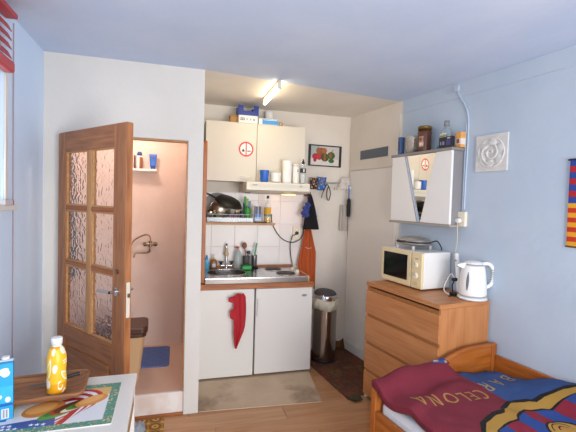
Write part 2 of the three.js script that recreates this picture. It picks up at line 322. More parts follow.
{
  const t = thing('shower_mixer', 'brass coloured mixer tap with two knobs on the shower wall', 'tap', [-0.25, 1.20, ZB + 0.0085]);
  part('body', [rod([-0.035, 0, 0.05], [0.035, 0, 0.05], 0.014), rod([0, -0.03, 0.05], [0, 0.03, 0.05], 0.015), rod([-0.03, 0, 0], [-0.03, 0, 0.05], 0.012), rod([0.03, 0, 0], [0.03, 0, 0.05], 0.012)], mat.brass, t);
  for (const s of [-1, 1]) part('knob', lathe([[0, 0], [0.010, 0.001], [0.020, 0.008], [0.021, 0.022], [0.014, 0.032], [0, 0.034]], 20).rotateZ(-s * Math.PI / 2).translate(s * 0.034, 0, 0.05), mat.brass, t);
  part('spout', tube([[0.0, -0.03, 0.05], [-0.002, -0.068, 0.052], [-0.025, -0.080, 0.07], [-0.09, -0.082, 0.09], [-0.135, -0.088, 0.10], [-0.145, -0.125, 0.103]], 0.0085, 30), mat.brass, t);
  part('hose', tube([[0.0, 0.03, 0.05], [-0.002, 0.075, 0.05], [-0.035, 0.095, 0.045], [-0.09, 0.075, 0.03], [-0.16, 0.025, 0.02], [-0.24, -0.20, 0.02], [-0.26, 0.1, 0.02], [-0.26, 0.55, 0.02]], 0.0065, 50), M('#b08a62', 0.35, { metalness: 0.7 }), t);
}
{
  const t = thing('bath_mat', 'blue bath mat on the pink shower floor', 'mat', [-0.19, 0.1705, -3.84]);
  part('pile', extrude(roundRect(-0.20, 0.145, -0.24, 0.24, 0.04), 0.010, 0.003).rotateX(-Math.PI / 2), MT(mottle('#4d639c', '#5d74ac', 0.12, 12), 0.95), t);
}
{
  const t = thing('laundry_bin', 'tall beige laundry bin with a dark brown lid behind the door', 'bin', [-0.42, 0.1705, -3.44], 0.05);
  const prof = (w, d) => roundRect(-w / 2, w / 2, -d / 2, d / 2, 0.05);
  const g = extrude(prof(0.37, 0.27), 0.40, 0.006).rotateX(-Math.PI / 2); const p = g.attributes.position;
  for (let i = 0; i < p.count; i++) { const k = 0.76 + 0.24 * Math.max(0, p.getY(i)) / 0.40; p.setX(i, p.getX(i) * k); p.setZ(i, p.getZ(i) * k); } g.computeVertexNormals();
  part('body', g, M('#c4a178', 0.6), t);
  part('lid', extrude(prof(0.41, 0.31), 0.030, 0.012).rotateX(-Math.PI / 2).translate(0, 0.413, 0), M('#4a2b20', 0.35), t);
  part('lid_rim', extrude(prof(0.385, 0.285), 0.02, 0.004).rotateX(-Math.PI / 2).translate(0, 0.375, 0), M('#4a2b20', 0.4), t);
}
{
  const t = thing('bathrobe', 'dark grey robe hanging in the shower, dim through the door glass', 'robe', [XL + 0.009, 1.0, -3.50]);
  part('hook', rod([0, 1.06, 0.0], [0.05, 1.06, 0.0], 0.006), mat.chrome, t);
  part('cloth', sheet(14, 24, (u, v) => { const w = 0.05 + 0.11 * Math.pow(1 - v, 0.6) - 0.04 * (1 - v); return [0.055 + 0.022 * Math.sin(u * 11 + v) * (1 - 0.5 * v) + (1 - v) * 0.02, v * 1.055, (u - 0.5) * 2 * w]; }, 0.014), M('#3d4852', 0.95), t);
}

// ---------------------------------------------------------------- kitchen: units
const KZ = -3.603;
{
  const t = thing('end_panel', 'reddish brown wooden end panel left of the kitchen shelves', 'panel', [0.2335, 0.9, -3.62]);
  const s = []; const d = 0.545; s.push([0, 0], [d, 0], [d, 1.29], [0.05, 1.29]); for (let i = 1; i <= 5; i++) { const a = i / 5 * Math.PI / 2; s.push([0.05 - 0.05 * Math.sin(a), 1.24 + 0.05 * Math.cos(a)]); }
  part('board', extrude(s, 0.030, 0.002).rotateY(Math.PI / 2).translate(-0.015, 0, 0), mat.trimWood, t, { swap: true });
}
{
  const t = thing('base_cupboard', 'white base cupboard under the sink beside the fridge', 'cupboard', [0.20, 0, KZ]);
  part('carcass', slab(0, 0.508, 0.03, 0.78, -0.55, -0.022, 0.002), mat.whiteLacquer, t);
  part('plinth', slab(0.0, 0.508, 0.0, 0.0295, -0.5, -0.05), M('#4a4642', 0.8), t);
  const d = part('door', slab(0.004, 0.508, 0.024, 0.838, -0.0215, 0, 0.004), mat.whiteLacquer, t);
  part('handle', [rod([0.365, 0.765, 0], [0.365, 0.765, 0.022], 0.005), ball(0.012, 0.365, 0.765, 0.022)], mat.steel, d);
}
{
  const t = thing('red_towel', 'red cloth hanging from the white base cupboard knob', 'towel', [0.565, 0.31, KZ]);
  // v = 0 bottom tip, v = 1 top
  part('cloth', sheet(16, 30, (u, v) => {
    const w = v < 0.3 ? 0.006 + 0.13 * v : (v < 0.93 ? 0.045 + 0.014 * Math.sin((v - 0.3) * 4) : 0.055 - (v - 0.93) * 0.3);
    const lean = 0.02 * (1 - v) * 0 + (v < 0.4 ? -0.030 * (1 - v / 0.4) : 0) + (v > 0.55 && v < 0.72 && u < 0.25 ? -0.03 * (0.25 - u) * 4 : 0) + (v > 0.86 && v < 0.95 && u < 0.2 ? -0.05 * (0.2 - u) * 5 : 0);
    return [lean + (u - 0.5) * 2 * w, v * 0.50, 0.058 - 0.010 * v + 0.012 * Math.sin(u * 9 + v * 2)];
  }, 0.006), mat.red, t);
}
{
  const t = thing('fridge', 'white table height fridge beside the base cupboard', 'fridge', [0.7225, 0, KZ]);
  part('cabinet', slab(0, 0.56, 0.03, 0.835, -0.55, -0.055, 0.006), mat.whiteLacquer, t);
  const d = part('door', slab(0, 0.56, 0.024, 0.838, -0.052, 0, 0.010), M('#dddbd7', 0.3), t);
  part('handle', slab(0.012, 0.032, 0.58, 0.75, 0.0005, 0.020, 0.008), M('#d9d9d6', 0.3), d);
  part('badge', cyl(0.026, 0.026, 0.003, 0, 0, 0).scale(1, 1, 0.45).rotateX(Math.PI / 2).translate(0.475, 0.762, 0.002), M('#9aa3ab', 0.3, { metalness: 0.6 }), d);
  for (const x of [0.05, 0.51]) part('foot', cyl(0.02, 0.02, 0.029, x, 0, -0.09), mat.black, t);
  part('foot', cyl(0.02, 0.02, 0.029, 0.51, 0, -0.5), mat.black, t);
}
const TX0 = 0.252, TX1 = 1.225, TZ1 = -3.59, TZ0 = -4.165, TY = 0.948;
{
  const t = thing('kitchen_worktop', 'stainless steel worktop with built in sink and hotplates', 'worktop', [0, 0, 0]);
  const bowl = roundRect(0.29, 0.665, 3.70, 4.03, 0.15, 8);
  part('top', extrude(rect(TX0, TX1, -TZ1, -TZ0), 0.012, 0.003, [bowl]).rotateX(-Math.PI / 2).scale(1, 1, 1).translate(0, TY - 0.012, 0), mat.brushed, t);
  part('front_edge', slab(TX0, TX1, 0.894, TY - 0.0125, TZ1 - 0.02, TZ1, 0.003), M('#7b7775', 0.3, { metalness: 1 }), t);  // darker steel than the top: a dark reflection put into the colour
  part('upstand', slab(TX0, TX1, TY, TY + 0.022, TZ0, TZ0 + 0.012, 0.003), mat.trimWood, t);
  // sink bowl: loft of shrinking rounded outlines
  const pos = [], idx = [], n = bowl.length, steps = 8;
  const cx = (0.29 + 0.665) / 2, cz = (3.70 + 4.03) / 2;
  for (let k = 0; k <= steps; k++) { const a = k / steps, sc = 1 - 0.16 * Math.pow(a, 3), y = TY - 0.004 - 0.15 * Math.sin(a * Math.PI / 2); for (const [x, z] of bowl) pos.push(cx + (x - cx) * sc, y, -(cz + (z - cz) * sc)); }
  for (let k = 0; k < steps; k++) for (let i = 0; i < n; i++) { const a = k * n + i, b = k * n + (i + 1) % n; idx.push(a, a + n, b, b, a + n, b + n); }
  const c0 = pos.length / 3; pos.push(cx, TY - 0.156, -cz); for (let i = 0; i < n; i++) idx.push(steps * n + i, c0, steps * n + (i + 1) % n);
  const g = new THREE.BufferGeometry(); g.setAttribute('position', new THREE.Float32BufferAttribute(pos, 3)); g.setIndex(idx); g.computeVertexNormals();
  part('sink_bowl', g, M('#b9b9b8', 0.25, { metalness: 1, side: THREE.DoubleSide }), t);
  part('sink_rim', tube([...bowl, bowl[0]].map(([x, z]) => [x, TY + 0.001, -z]), 0.006, 90, 8), mat.brushed, t);
  part('drain', cyl(0.03, 0.03, 0.004, cx, TY - 0.155, -cz), mat.chrome, t);
  for (let i = 0; i < 6; i++) part('drain_groove', slab(0.752 + i * 0.016, 0.757 + i * 0.016, TY, TY + 0.003, -4.06, -3.70, 0.0014), mat.brushed, t);
  part('seam', slab(0.846, 0.849, TY, TY + 0.003, TZ0 + 0.02, TZ1 - 0.004, 0.001), mat.steel, t);
  for (const [x, z, r] of [[0.975, -3.99, 0.082], [1.045, -3.745, 0.092]]) {
    const h = part('hotplate', lathe([[0, 0.012], [r * 0.3, 0.012], [r * 0.34, 0.010], [r * 0.92, 0.013], [r, 0.009], [r, 0]], 36, x, TY + 0.001, z), mat.iron, t);
    part('hotplate_ring', new THREE.TorusGeometry(r + 0.004, 0.004, 8, 36).rotateX(Math.PI / 2).translate(x, TY + 0.003, z), mat.steel, h);
  }
  for (const [x, z] of [[1.168, -3.93], [1.180, -3.80]]) part('knob', lathe([[0, 0.026], [0.016, 0.026], [0.018, 0.022], [0.021, 0.004], [0.021, 0]], 20, x, TY + 0.001, z), mat.creamPlastic, t);
}
{
  const t = thing('worktop_rail', 'narrow orange wooden strip under the steel worktop front', 'trim', [0.205, 0.842, TZ1 - 0.03]);
  part('strip', slab(0, 1.085, 0, 0.050, 0, 0.026, 0.003), mat.trimWood, t);
}
{
  const t = thing('corner_post', 'pale wooden batten at the right end of the steel worktop', 'trim', [1.24, 0.842, -4.15]);
  part('batten', slab(0, 0.022, 0.0, 0.098, 0, 0.50, 0.003), MT(woodTex('#d8b684', '#c09a66', 0.7), 0.6), t);
}
// wall tiles behind the sink
{
  const t = new THREE.Group(); t.name = 'trim_7'; t.userData.kind = 'structure'; scene.add(t);
  part('grout', slab(0.252, 1.335, 0.972, 1.74, ZB + 0.0005, ZB + 0.004), M('#d8d4ce', 0.9), t);
  const xs = [0.252, 0.345, 0.590, 0.835, 1.08, 1.335], ys = [0.972, 1.17, 1.415, 1.66, 1.74];
  const tm = ['#e4dfdb', '#e8e4e1', '#e6dedb'].map(c => MT(mottle(c, '#ebe7e4', 0.6, 4), 0.3));
  for (let i = 0; i < 5; i++) for (let j = 0; j < 4; j++) part('tile', slab(xs[i] + 0.0015, xs[i + 1] - 0.0015, ys[j] + 0.0015, ys[j + 1] - 0.0015, ZB + 0.004, ZB + 0.009, 0.0015), tm[(i * 2 + j) % 3], t);
}
{
  const t = thing('kitchen_shelf', 'long wooden edged white shelf above the sink', 'shelf', [0.251, 1.418, -3.85]);
  part('board', slab(0, 0.70, 0, 0.022, -0.31, -0.008, 0.002), mat.whiteLacquer, t);
  part('edge_strip', slab(0, 0.70, 0, 0.022, -0.0078, 0, 0.002), MT(woodTex('#c99a70', '#a8744c', 0.7), 0.6), t);
}
// wall cupboards, two units
const CZ = -3.90;
function wallCupboard(x0, x1, y0, y1, label) {
  const t = thing('wall_cupboard', label, 'cupboard', [x0, y0, CZ], 0, 'wall cupboards');
  const w = x1 - x0, h = y1 - y0;
  part('carcass', slab(0, w, 0, h, -0.268, -0.0195, 0.002), mat.cupboard, t);
  const d = part('door', slab(0.0015, w - 0.0015, -0.004, h - 0.002, -0.019, 0, 0.003), mat.cupboard, t);
  return [t, d];
}
{
  const [, d] = wallCupboard(0.2515, 0.7505, 1.848, 2.425, 'cream wall cupboard bearing a round red sticker');
  part('handle', [slab(0.34, 0.44, 0.045, 0.052, 0.0005, 0.014, 0.003), slab(0.34, 0.44, 0.030, 0.045, 0.0005, 0.004, 0.001)], M('#e2ddd0', 0.4), d);
  const st = canvasTex(256, 256, (c, w) => {
    c.fillStyle = '#f1ede4'; c.beginPath(); c.arc(w / 2, w / 2, 126, 0, 7); c.fill(); c.strokeStyle = '#d8262a'; c.lineWidth = 24; c.beginPath(); c.arc(w / 2, w / 2, 112, 0, 7); c.stroke();
    c.fillStyle = '#26262a'; c.fillRect(58, 146, 44, 26); c.fillRect(66, 128, 24, 18); c.fillRect(146, 150, 62, 16); c.strokeStyle = '#8a8a8a'; c.lineWidth = 5; c.beginPath(); c.moveTo(80, 124); c.quadraticCurveTo(66, 100, 84, 78); c.stroke();
    c.fillStyle = '#d8262a'; c.fillRect(w / 2 - 10, 20, 20, w - 40);
  });
  part('sticker', new THREE.CircleGeometry(0.075, 40).translate(0.393, 0.318, 0.0012), print(st, 0.4, { transparent: false }), d, { label: 'round red sticker with a vertical bar' });
}
wallCupboard(0.7515, 1.258, 1.848, 2.425, 'plain cream wall cupboard above the cooker hood');
// cooker hood
{
  const t = thing('cooker_hood', 'cream cooker hood under the right wall cupboard', 'hood', [0.628, 1.742, -3.70]);
  const prof = [[0, 0.022], [0, 0.098], [-0.46, 0.098], [-0.46, 0.0], [-0.06, 0.0]];
  part('body', extrude(prof.map(([a, b]) => [-a, b]), 0.622, 0.004).rotateY(Math.PI / 2), M('#e2dcca', 0.4), t);
  part('control_strip', slab(0.03, 0.62, 0.055, 0.085, 0.0005, 0.004, 0.001), M('#d8d2c2', 0.4), t);
  part('maker_mark', slab(0.055, 0.10, 0.064, 0.074, 0.0042, 0.0055, 0.0005), M('#a9a49a', 0.5), t);
  part('switch', slab(0.52, 0.545, 0.062, 0.078, 0.0042, 0.008, 0.001), M('#b7b1a4', 0.5), t);
  part('filter', slab(0.05, 0.60, -0.008, -0.0005, -0.42, -0.10, 0.002), M('#b1aca2', 0.5), t);
  part('hood_lamp', slab(0.40, 0.52, -0.016, -0.0085, -0.24, -0.13, 0.003), M('#ffd9a0', 0.4, { emissive: new THREE.Color().setRGB(1, 0.45, 0.14), emissiveIntensity: 3 }), t, { label: 'orange glowing hood lamp' });
  const l = new THREE.PointLight(new THREE.Color().setRGB(1.0, 0.55, 0.28), 0.05, 0, 2); l.position.set(1.088, 1.70, -3.885); l.shadow.radius = 1.5; l.castShadow = true; scene.add(l);
}
// ceiling tube lamp
{
  const t = thing('tube_lamp', 'fluorescent tube lamp fixed to the kitchen ceiling', 'lamp', [0.772, H, -3.40], 0);
  part('housing', box(0.026, 0.018, 0.58, 0, -0.0095, 0, 0.004), M('#cfc6b4', 0.5), t);
  for (const z of [-0.285, 0.285]) part('end_holder', box(0.030, 0.056, 0.026, 0, -0.047, z, 0.006), M('#d9d3c6', 0.5), t);
  part('fluorescent_tube', cyl(0.014, 0.014, 0.53, 0, 0, 0, 16).rotateX(Math.PI / 2).translate(0, -0.060, -0.265), M('#fff3d8', 0.4, { emissive: new THREE.Color().setRGB(1.0, 0.80, 0.50), emissiveIntensity: 16 }), t);
  const l = new THREE.RectAreaLight(new THREE.Color().setRGB(1.0, 0.78, 0.50), 56, 0.03, 0.53); l.position.set(0.772, H - 0.078, -3.40); l.rotation.x = -Math.PI / 2; scene.add(l);
}
// ---- on top of the wall cupboards
const CT = 2.4255;
{
  let t = thing('wooden_box', 'small brown box left of the blue crate on the cupboards', 'box', [0.53, CT, -4.0]);
  part('body', box(0.085, 0.062, 0.09, 0, 0.032, 0, 0.004), mat.cardboard, t); part('lid', box(0.089, 0.014, 0.094, 0, 0.0705, 0, 0.003), M('#a87c48', 0.8), t);
  t = thing('printed_carton', 'flat white carton with black print under the blue crate', 'carton', [0.66, CT, -3.99]);
  const g = box(0.19, 0.075, 0.16, 0, 0.038, 0, 0.003); part('body', g, mat.paper, t);
  part('label_print', new THREE.PlaneGeometry(0.17, 0.055).translate(-0.005, 0.036, 0.0805), print(canvasTex(128, 48, (c, w, h) => { c.fillStyle = '#efeeea'; c.fillRect(0, 0, w, h); c.fillStyle = '#3a3a40'; c.fillRect(10, 12, 30, 22); c.fillStyle = '#efeeea'; c.fillRect(15, 17, 8, 12); c.fillRect(27, 17, 8, 12); c.fillStyle = '#55555c'; c.fillRect(56, 14, 5, 18); c.fillRect(84, 14, 5, 18); c.fillRect(104, 20, 14, 10); }), 0.8), t);
  t = thing('blue_crate', 'dark blue plastic crate with raised corners on the cupboards', 'crate', [0.663, CT + 0.0765, -4.0]);
  const w = 0.205, d = 0.16;
  part('floor_panel', slab(-w / 2, w / 2, 0, 0.006, -d / 2, d / 2), mat.navy, t);
  for (const s of [-1, 1]) {
    part('long_side', extrude([[-w / 2, 0.0], [w / 2, 0.0], [w / 2, 0.092], [w / 2 - 0.045, 0.092], [w / 2 - 0.055, 0.038], [-w / 2 + 0.055, 0.038], [-w / 2 + 0.045, 0.092], [-w / 2, 0.092]], 0.008, 0.002).translate(0, 0.0065, s > 0 ? d / 2 - 0.008 : -d / 2), mat.navy, t);
    part('short_side', slab(s > 0 ? w / 2 - 0.008 : -w / 2, s > 0 ? w / 2 : -w / 2 + 0.008, 0.0065, 0.085, -d / 2 + 0.0085, d / 2 - 0.0085, 0.002), mat.navy, t);
  }
  t = thing('blue_carton', 'long white and light blue carton on the right wall cupboard', 'carton', [0.868, CT, -3.985]);
  part('body', box(0.205, 0.058, 0.15, 0, 0.0295, 0, 0.003), mat.paper, t);
  part('front_print', new THREE.PlaneGeometry(0.20, 0.050).translate(0, 0.028, 0.0755), print(canvasTex(128, 32, (c, W, h) => { const gr = c; gr.fillStyle = '#4f9bd8'; gr.fillRect(0, 0, W, h); gr.fillStyle = '#eef0f0'; gr.fillRect(0, 0, 22, h); gr.fillStyle = '#dfe9f2'; gr.fillRect(30, 3, 90, 4); }), 0.7), t);
  t = thing('paper_roll', 'white paper roll standing behind the light blue carton', 'roll', [0.915, CT, -4.115]);
  part('roll', lathe([[0.02, 0], [0.048, 0.001], [0.048, 0.170], [0.02, 0.171], [0.02, 0]], 28), mat.paper, t);
  part('core', lathe([[0.0195, 0.001], [0.0195, 0.170], [0.017, 0.170], [0.017, 0.001]], 20), mat.cardboard, t);
  t = thing('string_ball', 'small beige ball of string beside the light blue carton', 'string', [1.005, CT, -3.97]);
  part('ball', ball(0.024, 0, 0.0245, 0), M('#cdb592', 0.95), t); for (let k = 0; k < 3; k++) part('strand', new THREE.TorusGeometry(0.0235, 0.0022, 6, 24).rotateX(k * 1.05).rotateY(k).translate(0, 0.0245, 0), M('#b89d77', 0.95), t);
}
// ---- on the hood ledge
const HT = 1.8405 + 0.004;
{
  let t = thing('blue_cup', 'bright blue plastic cup on the cooker hood', 'cup', [0.812, HT, -3.79]);
  part('body', lathe([[0, 0.002], [0.036, 0.001], [0.046, 0.112], [0.043, 0.112], [0.034, 0.006], [0, 0.006]], 28), M('#2a68c8', 0.4), t);
  part('rim', new THREE.TorusGeometry(0.0455, 0.0025, 8, 28).rotateX(Math.PI / 2).translate(0, 0.112, 0), M('#2a68c8', 0.4), t);
  t = thing('white_cup', 'wide white cup beside the blue cup on the hood', 'cup', [0.925, HT, -3.79]);
  part('body', lathe([[0, 0.003], [0.040, 0.001], [0.050, 0.015], [0.053, 0.094], [0.050, 0.094], [0.046, 0.012], [0, 0.009]], 28), M('#f0ede6', 0.3), t);
  part('handle', new THREE.TorusGeometry(0.026, 0.005, 8, 20, Math.PI * 1.1).rotateZ(Math.PI).rotateY(2.4).translate(-0.036, 0.05, -0.036), M('#f0ede6', 0.3), t);
  t = thing('kitchen_roll', 'tall white kitchen roll standing on the hood', 'roll', [1.042, HT, -3.80]);
  part('roll', lathe([[0.018, 0], [0.047, 0.001], [0.048, 0.218], [0.018, 0.219], [0.018, 0]], 30), mat.paper, t); part('core', lathe([[0.0175, 0.001], [0.0175, 0.218], [0.016, 0.218], [0.016, 0.001]], 20), mat.cardboard, t);
  t = thing('white_canister', 'slim white canister between kitchen roll and clear bottle', 'canister', [1.132, HT, -3.79]);
  part('body', lathe([[0, 0], [0.033, 0.001], [0.034, 0.16], [0.030, 0.168], [0, 0.168]], 26), M('#efebe4', 0.4), t);
  part('lid', lathe([[0, 0.1685], [0.033, 0.169], [0.033, 0.182], [0.028, 0.188], [0, 0.189]], 26), M('#f3f0ea', 0.4), t);
  part('spout_mark', slab(0.006, 0.013, 0.11, 0.135, 0.0335, 0.036, 0.001), mat.darkGrey, t);
  t = thing('clear_bottle', 'clear bottle with black cap and dark label on the hood', 'bottle', [1.203, HT, -3.78]);
  part('body', lathe([[0, 0.001], [0.027, 0.001], [0.029, 0.01], [0.028, 0.10], [0.029, 0.15], [0.016, 0.18], [0.011, 0.195]], 26), clearPlastic, t);
  part('contents', lathe([[0, 0.004], [0.0255, 0.005], [0.0255, 0.085], [0, 0.086]], 24), M('#d9d5cf', 0.5), t);
  part('label', lathe([[0.0293, 0.108], [0.0298, 0.15], [0.0295, 0.15]], 26), M('#2f2f33', 0.6), t); part('label_print', slab(-0.008, 0.006, 0.115, 0.145, 0.0285, 0.031, 0.001), M('#cfd6da', 0.6), t);
  part('cap', lathe([[0, 0.195], [0.014, 0.1955], [0.014, 0.215], [0.008, 0.225], [0.006, 0.242], [0, 0.243]], 20), mat.black, t);
}

// ---------------------------------------------------------------- on the kitchen shelf
const SY = 1.4405;
{
  let t = thing('dish_rack', 'grey wire dish rack full of pans on the shelf', 'rack', [0.275, SY, -4.13]);
  const w = 0.46, d = 0.235, wm = M('#b9bdc4', 0.4, { metalness: 0.5 });
  const loop = (y, e) => tube([[e, y, e], [w - e, y, e], [w - e, y, d - e], [e, y, d - e], [e, y, e]].flatMap((p, i, a) => i < 4 ? [p, [(p[0] + a[i + 1][0]) / 2, p[1], (p[2] + a[i + 1][2]) / 2]] : [p]), 0.0035, 80, 6);
  part('top_wire', loop(0.078, 0), wm, t); part('bottom_wire', loop(0.006, 0.012), wm, t);
  for (let i = 0; i <= 10; i++) { const x = 0.012 + i * (w - 0.024) / 10; part('rib', [rod([x, 0.078, d], [x, 0.006, d - 0.012], 0.0022, 6), rod([x, 0.006, d - 0.012], [x, 0.006, 0.012], 0.0022, 6), rod([x, 0.006, 0.012], [x, 0.078, 0], 0.0022, 6)], wm, t); }
  part('drip_tray', slab(0.015, w - 0.015, 0.0, 0.0035, 0.015, d - 0.015, 0.001), M('#c6ccd6', 0.5), t);
  part('tray_wall', [slab(0.004, w - 0.004, 0.004, 0.046, d - 0.0045, d - 0.0025)], MP('#e6ebf0', 0.2, { transmission: 0.85, thickness: 0 }), t);
  t = thing('steel_pot', 'shiny steel pot lying on its side in the dish rack', 'pot', [0.425, SY + 0.116, -4.04]);
  const pr = lathe([[0, -0.088], [0.04, -0.084], [0.075, -0.068], [0.098, -0.03], [0.102, 0.045], [0.098, 0.045], [0.094, -0.028], [0.07, -0.062], [0, -0.080]], 40).rotateX(-1.35).rotateY(0.35);
  part('body', pr, M('#c4bba8', 0.28, { metalness: 0.9 }), t); part('rim', new THREE.TorusGeometry(0.101, 0.003, 8, 36).rotateX(Math.PI / 2).translate(0, 0.045, 0).rotateX(-1.35).rotateY(0.35), mat.chrome, t);
  t = thing('steel_saucepan', 'small steel saucepan at the left end of the dish rack', 'saucepan', [0.322, SY + 0.075, -3.955]);
  t.scale.setScalar(0.78);
  part('body', lathe([[0, -0.035], [0.05, -0.035], [0.058, -0.028], [0.060, 0.035], [0.057, 0.035], [0.055, -0.025], [0, -0.031]], 30).rotateX(0.5), M('#a89c8c', 0.2, { metalness: 1 }), t);
  part('handle', rod([0.0, 0.02, -0.055], [0.02, 0.10, -0.11], 0.006), mat.black, t);
  t = thing('frying_pan', 'black frying pan leaning over the pot in the dish rack', 'pan', [0.50, SY + 0.208, -3.985]);
  const fp = g => g.rotateX(0.34).rotateZ(-0.30);
  part('body', fp(lathe([[0, 0], [0.11, 0], [0.145, 0.042], [0.142, 0.043], [0.107, 0.004], [0, 0.004]], 40).rotateX(Math.PI).translate(0, 0.02, 0)), M('#15120f', 0.5), t);
  part('handle', fp(tube([[-0.115, -0.010, 0.02], [-0.16, 0.0, 0.03], [-0.21, 0.012, 0.04], [-0.245, 0.016, 0.045]], 0.009, 16)), mat.black, t);
  t = thing('steel_plate', 'round grey plate standing behind the frying pan', 'plate', [0.40, SY + 0.150, -4.150]);
  t.scale.setScalar(1.36);
  part('disc', lathe([[0, 0.022], [0.06, 0.016], [0.10, 0.002], [0.104, 0.0], [0.10, 0.0], [0, 0.019]], 36).rotateX(1.54), M('#a8a29a', 0.35), t);
  part('plate_rim', new THREE.TorusGeometry(0.102, 0.0025, 6, 40).rotateX(Math.PI / 2).rotateX(1.54), mat.grey, t);
  const jar = (name, x, z, h, r, col, lid, label) => { const j = thing(name, label, 'jar', [x, SY + 0.009, z], 0, 'jars in the dish rack'); part('body', lathe([[0, 0], [r, 0.001], [r, h * 0.8], [r * 0.8, h * 0.86], [0, h * 0.86]], 22), M(col, 0.35), j); part('lid', cyl(r * 0.86, r * 0.86, h * 0.14, 0, h * 0.862, 0), lid, j); };
  jar('spice_jar', 0.525, -3.94, 0.075, 0.020, '#7a2430', mat.black, 'small dark red jar in front of the pot');
  jar('spice_jar', 0.572, -3.94, 0.105, 0.022, '#5a3a44', M('#d3a645', 0.4, { metalness: 0.7 }), 'dark jar with a gold lid in the dish rack');
  jar('spice_jar', 0.626, -3.945, 0.105, 0.026, '#3c3c40', mat.darkGrey, 'grey jar with a dark lid next to the green cup');
  t = thing('green_cup', 'green cup holding spatulas at the end of the dish rack', 'cup', [0.690, SY + 0.01, -4.0]);
  part('body', lathe([[0, 0.002], [0.034, 0.001], [0.038, 0.130], [0.035, 0.130], [0.031, 0.006], [0, 0.006]], 26), mat.green, t);
  for (const [x, z, a, m, h, label] of [[-0.012, 0.0, 0.10, mat.green, 0.245, 'green spatula'], [0.014, -0.006, -0.06, M('#2f6f7a', 0.4), 0.20, 'teal spatula'], [-0.004, 0.014, 0.02, M('#6e9a4a', 0.4), 0.225, 'pale green spatula']])
    part('spatula', [rod([x, 0.012, z], [x - a * 0.1, h * 0.75, z], 0.004), box(0.026, h * 0.32, 0.005, x - a * 0.13, h * 0.86, z, 0.002)], m, t, { label });
  t = thing('blue_tray', 'dark teal rounded board leaning behind the green cup', 'board', [0.715, SY + 0.012, -4.155]);
  part('board', extrude(roundRect(-0.045, 0.03, 0, 0.20, 0.03), 0.008, 0.002).rotateX(-0.04), M('#2c5a68', 0.5), t);
  t = thing('boxed_bottle', 'dark blue tall pack standing on the shelf', 'box', [0.788, SY, -3.95]);
  part('body', box(0.068, 0.165, 0.045, 0, 0.083, 0, 0.003), M('#dfe3ea', 0.5), t);
  part('front_print', new THREE.PlaneGeometry(0.064, 0.125).translate(0, 0.1, 0.0232), print(canvasTex(64, 128, (c, w, h) => { c.fillStyle = '#1d2c52'; c.fillRect(0, 0, w, h * 0.6); c.fillStyle = '#2c5fb0'; c.fillRect(0, h * 0.6, w, h * 0.25); c.fillStyle = '#7fb0e0'; c.fillRect(0, h * 0.85, w, h * 0.15); c.fillStyle = '#cfd6e2'; c.fillRect(w / 2 - 3, 0, 5, h); }), 0.4), t);
  t = thing('black_tray', 'flat black tray under the dark blue pack', 'tray', [0.79, SY - 0.0, -3.885]);
  part('plate', slab(-0.045, 0.075, 0.0005, 0.010, -0.030, 0.030, 0.003), mat.black, t); part('lip', slab(-0.045, 0.075, 0.0105, 0.014, 0.026, 0.030, 0.001), mat.black, t);
  t = thing('oil_bottle', 'tall clear bottle with yellow label and yellow liquid on the shelf', 'bottle', [0.895, SY, -3.97]);
  part('body', lathe([[0, 0.001], [0.034, 0.001], [0.036, 0.01], [0.036, 0.155], [0.028, 0.19], [0.013, 0.215], [0.012, 0.245]], 28), clearPlastic, t);
  part('contents', lathe([[0, 0.004], [0.0335, 0.005], [0.0335, 0.055], [0, 0.056]], 24), M('#ecc03a', 0.3), t);
  part('label', lathe([[0.0364, 0.085], [0.0366, 0.155], [0.0364, 0.155]], 28), M('#d9a92c', 0.6), t);
  part('label_band', lathe([[0.0364, 0.062], [0.0366, 0.084], [0.0364, 0.084]], 28), M('#6f8f88', 0.6), t);
  part('cap', lathe([[0, 0.275], [0.013, 0.274], [0.0145, 0.246], [0, 0.2455]], 20), mat.darkGrey, t);
}
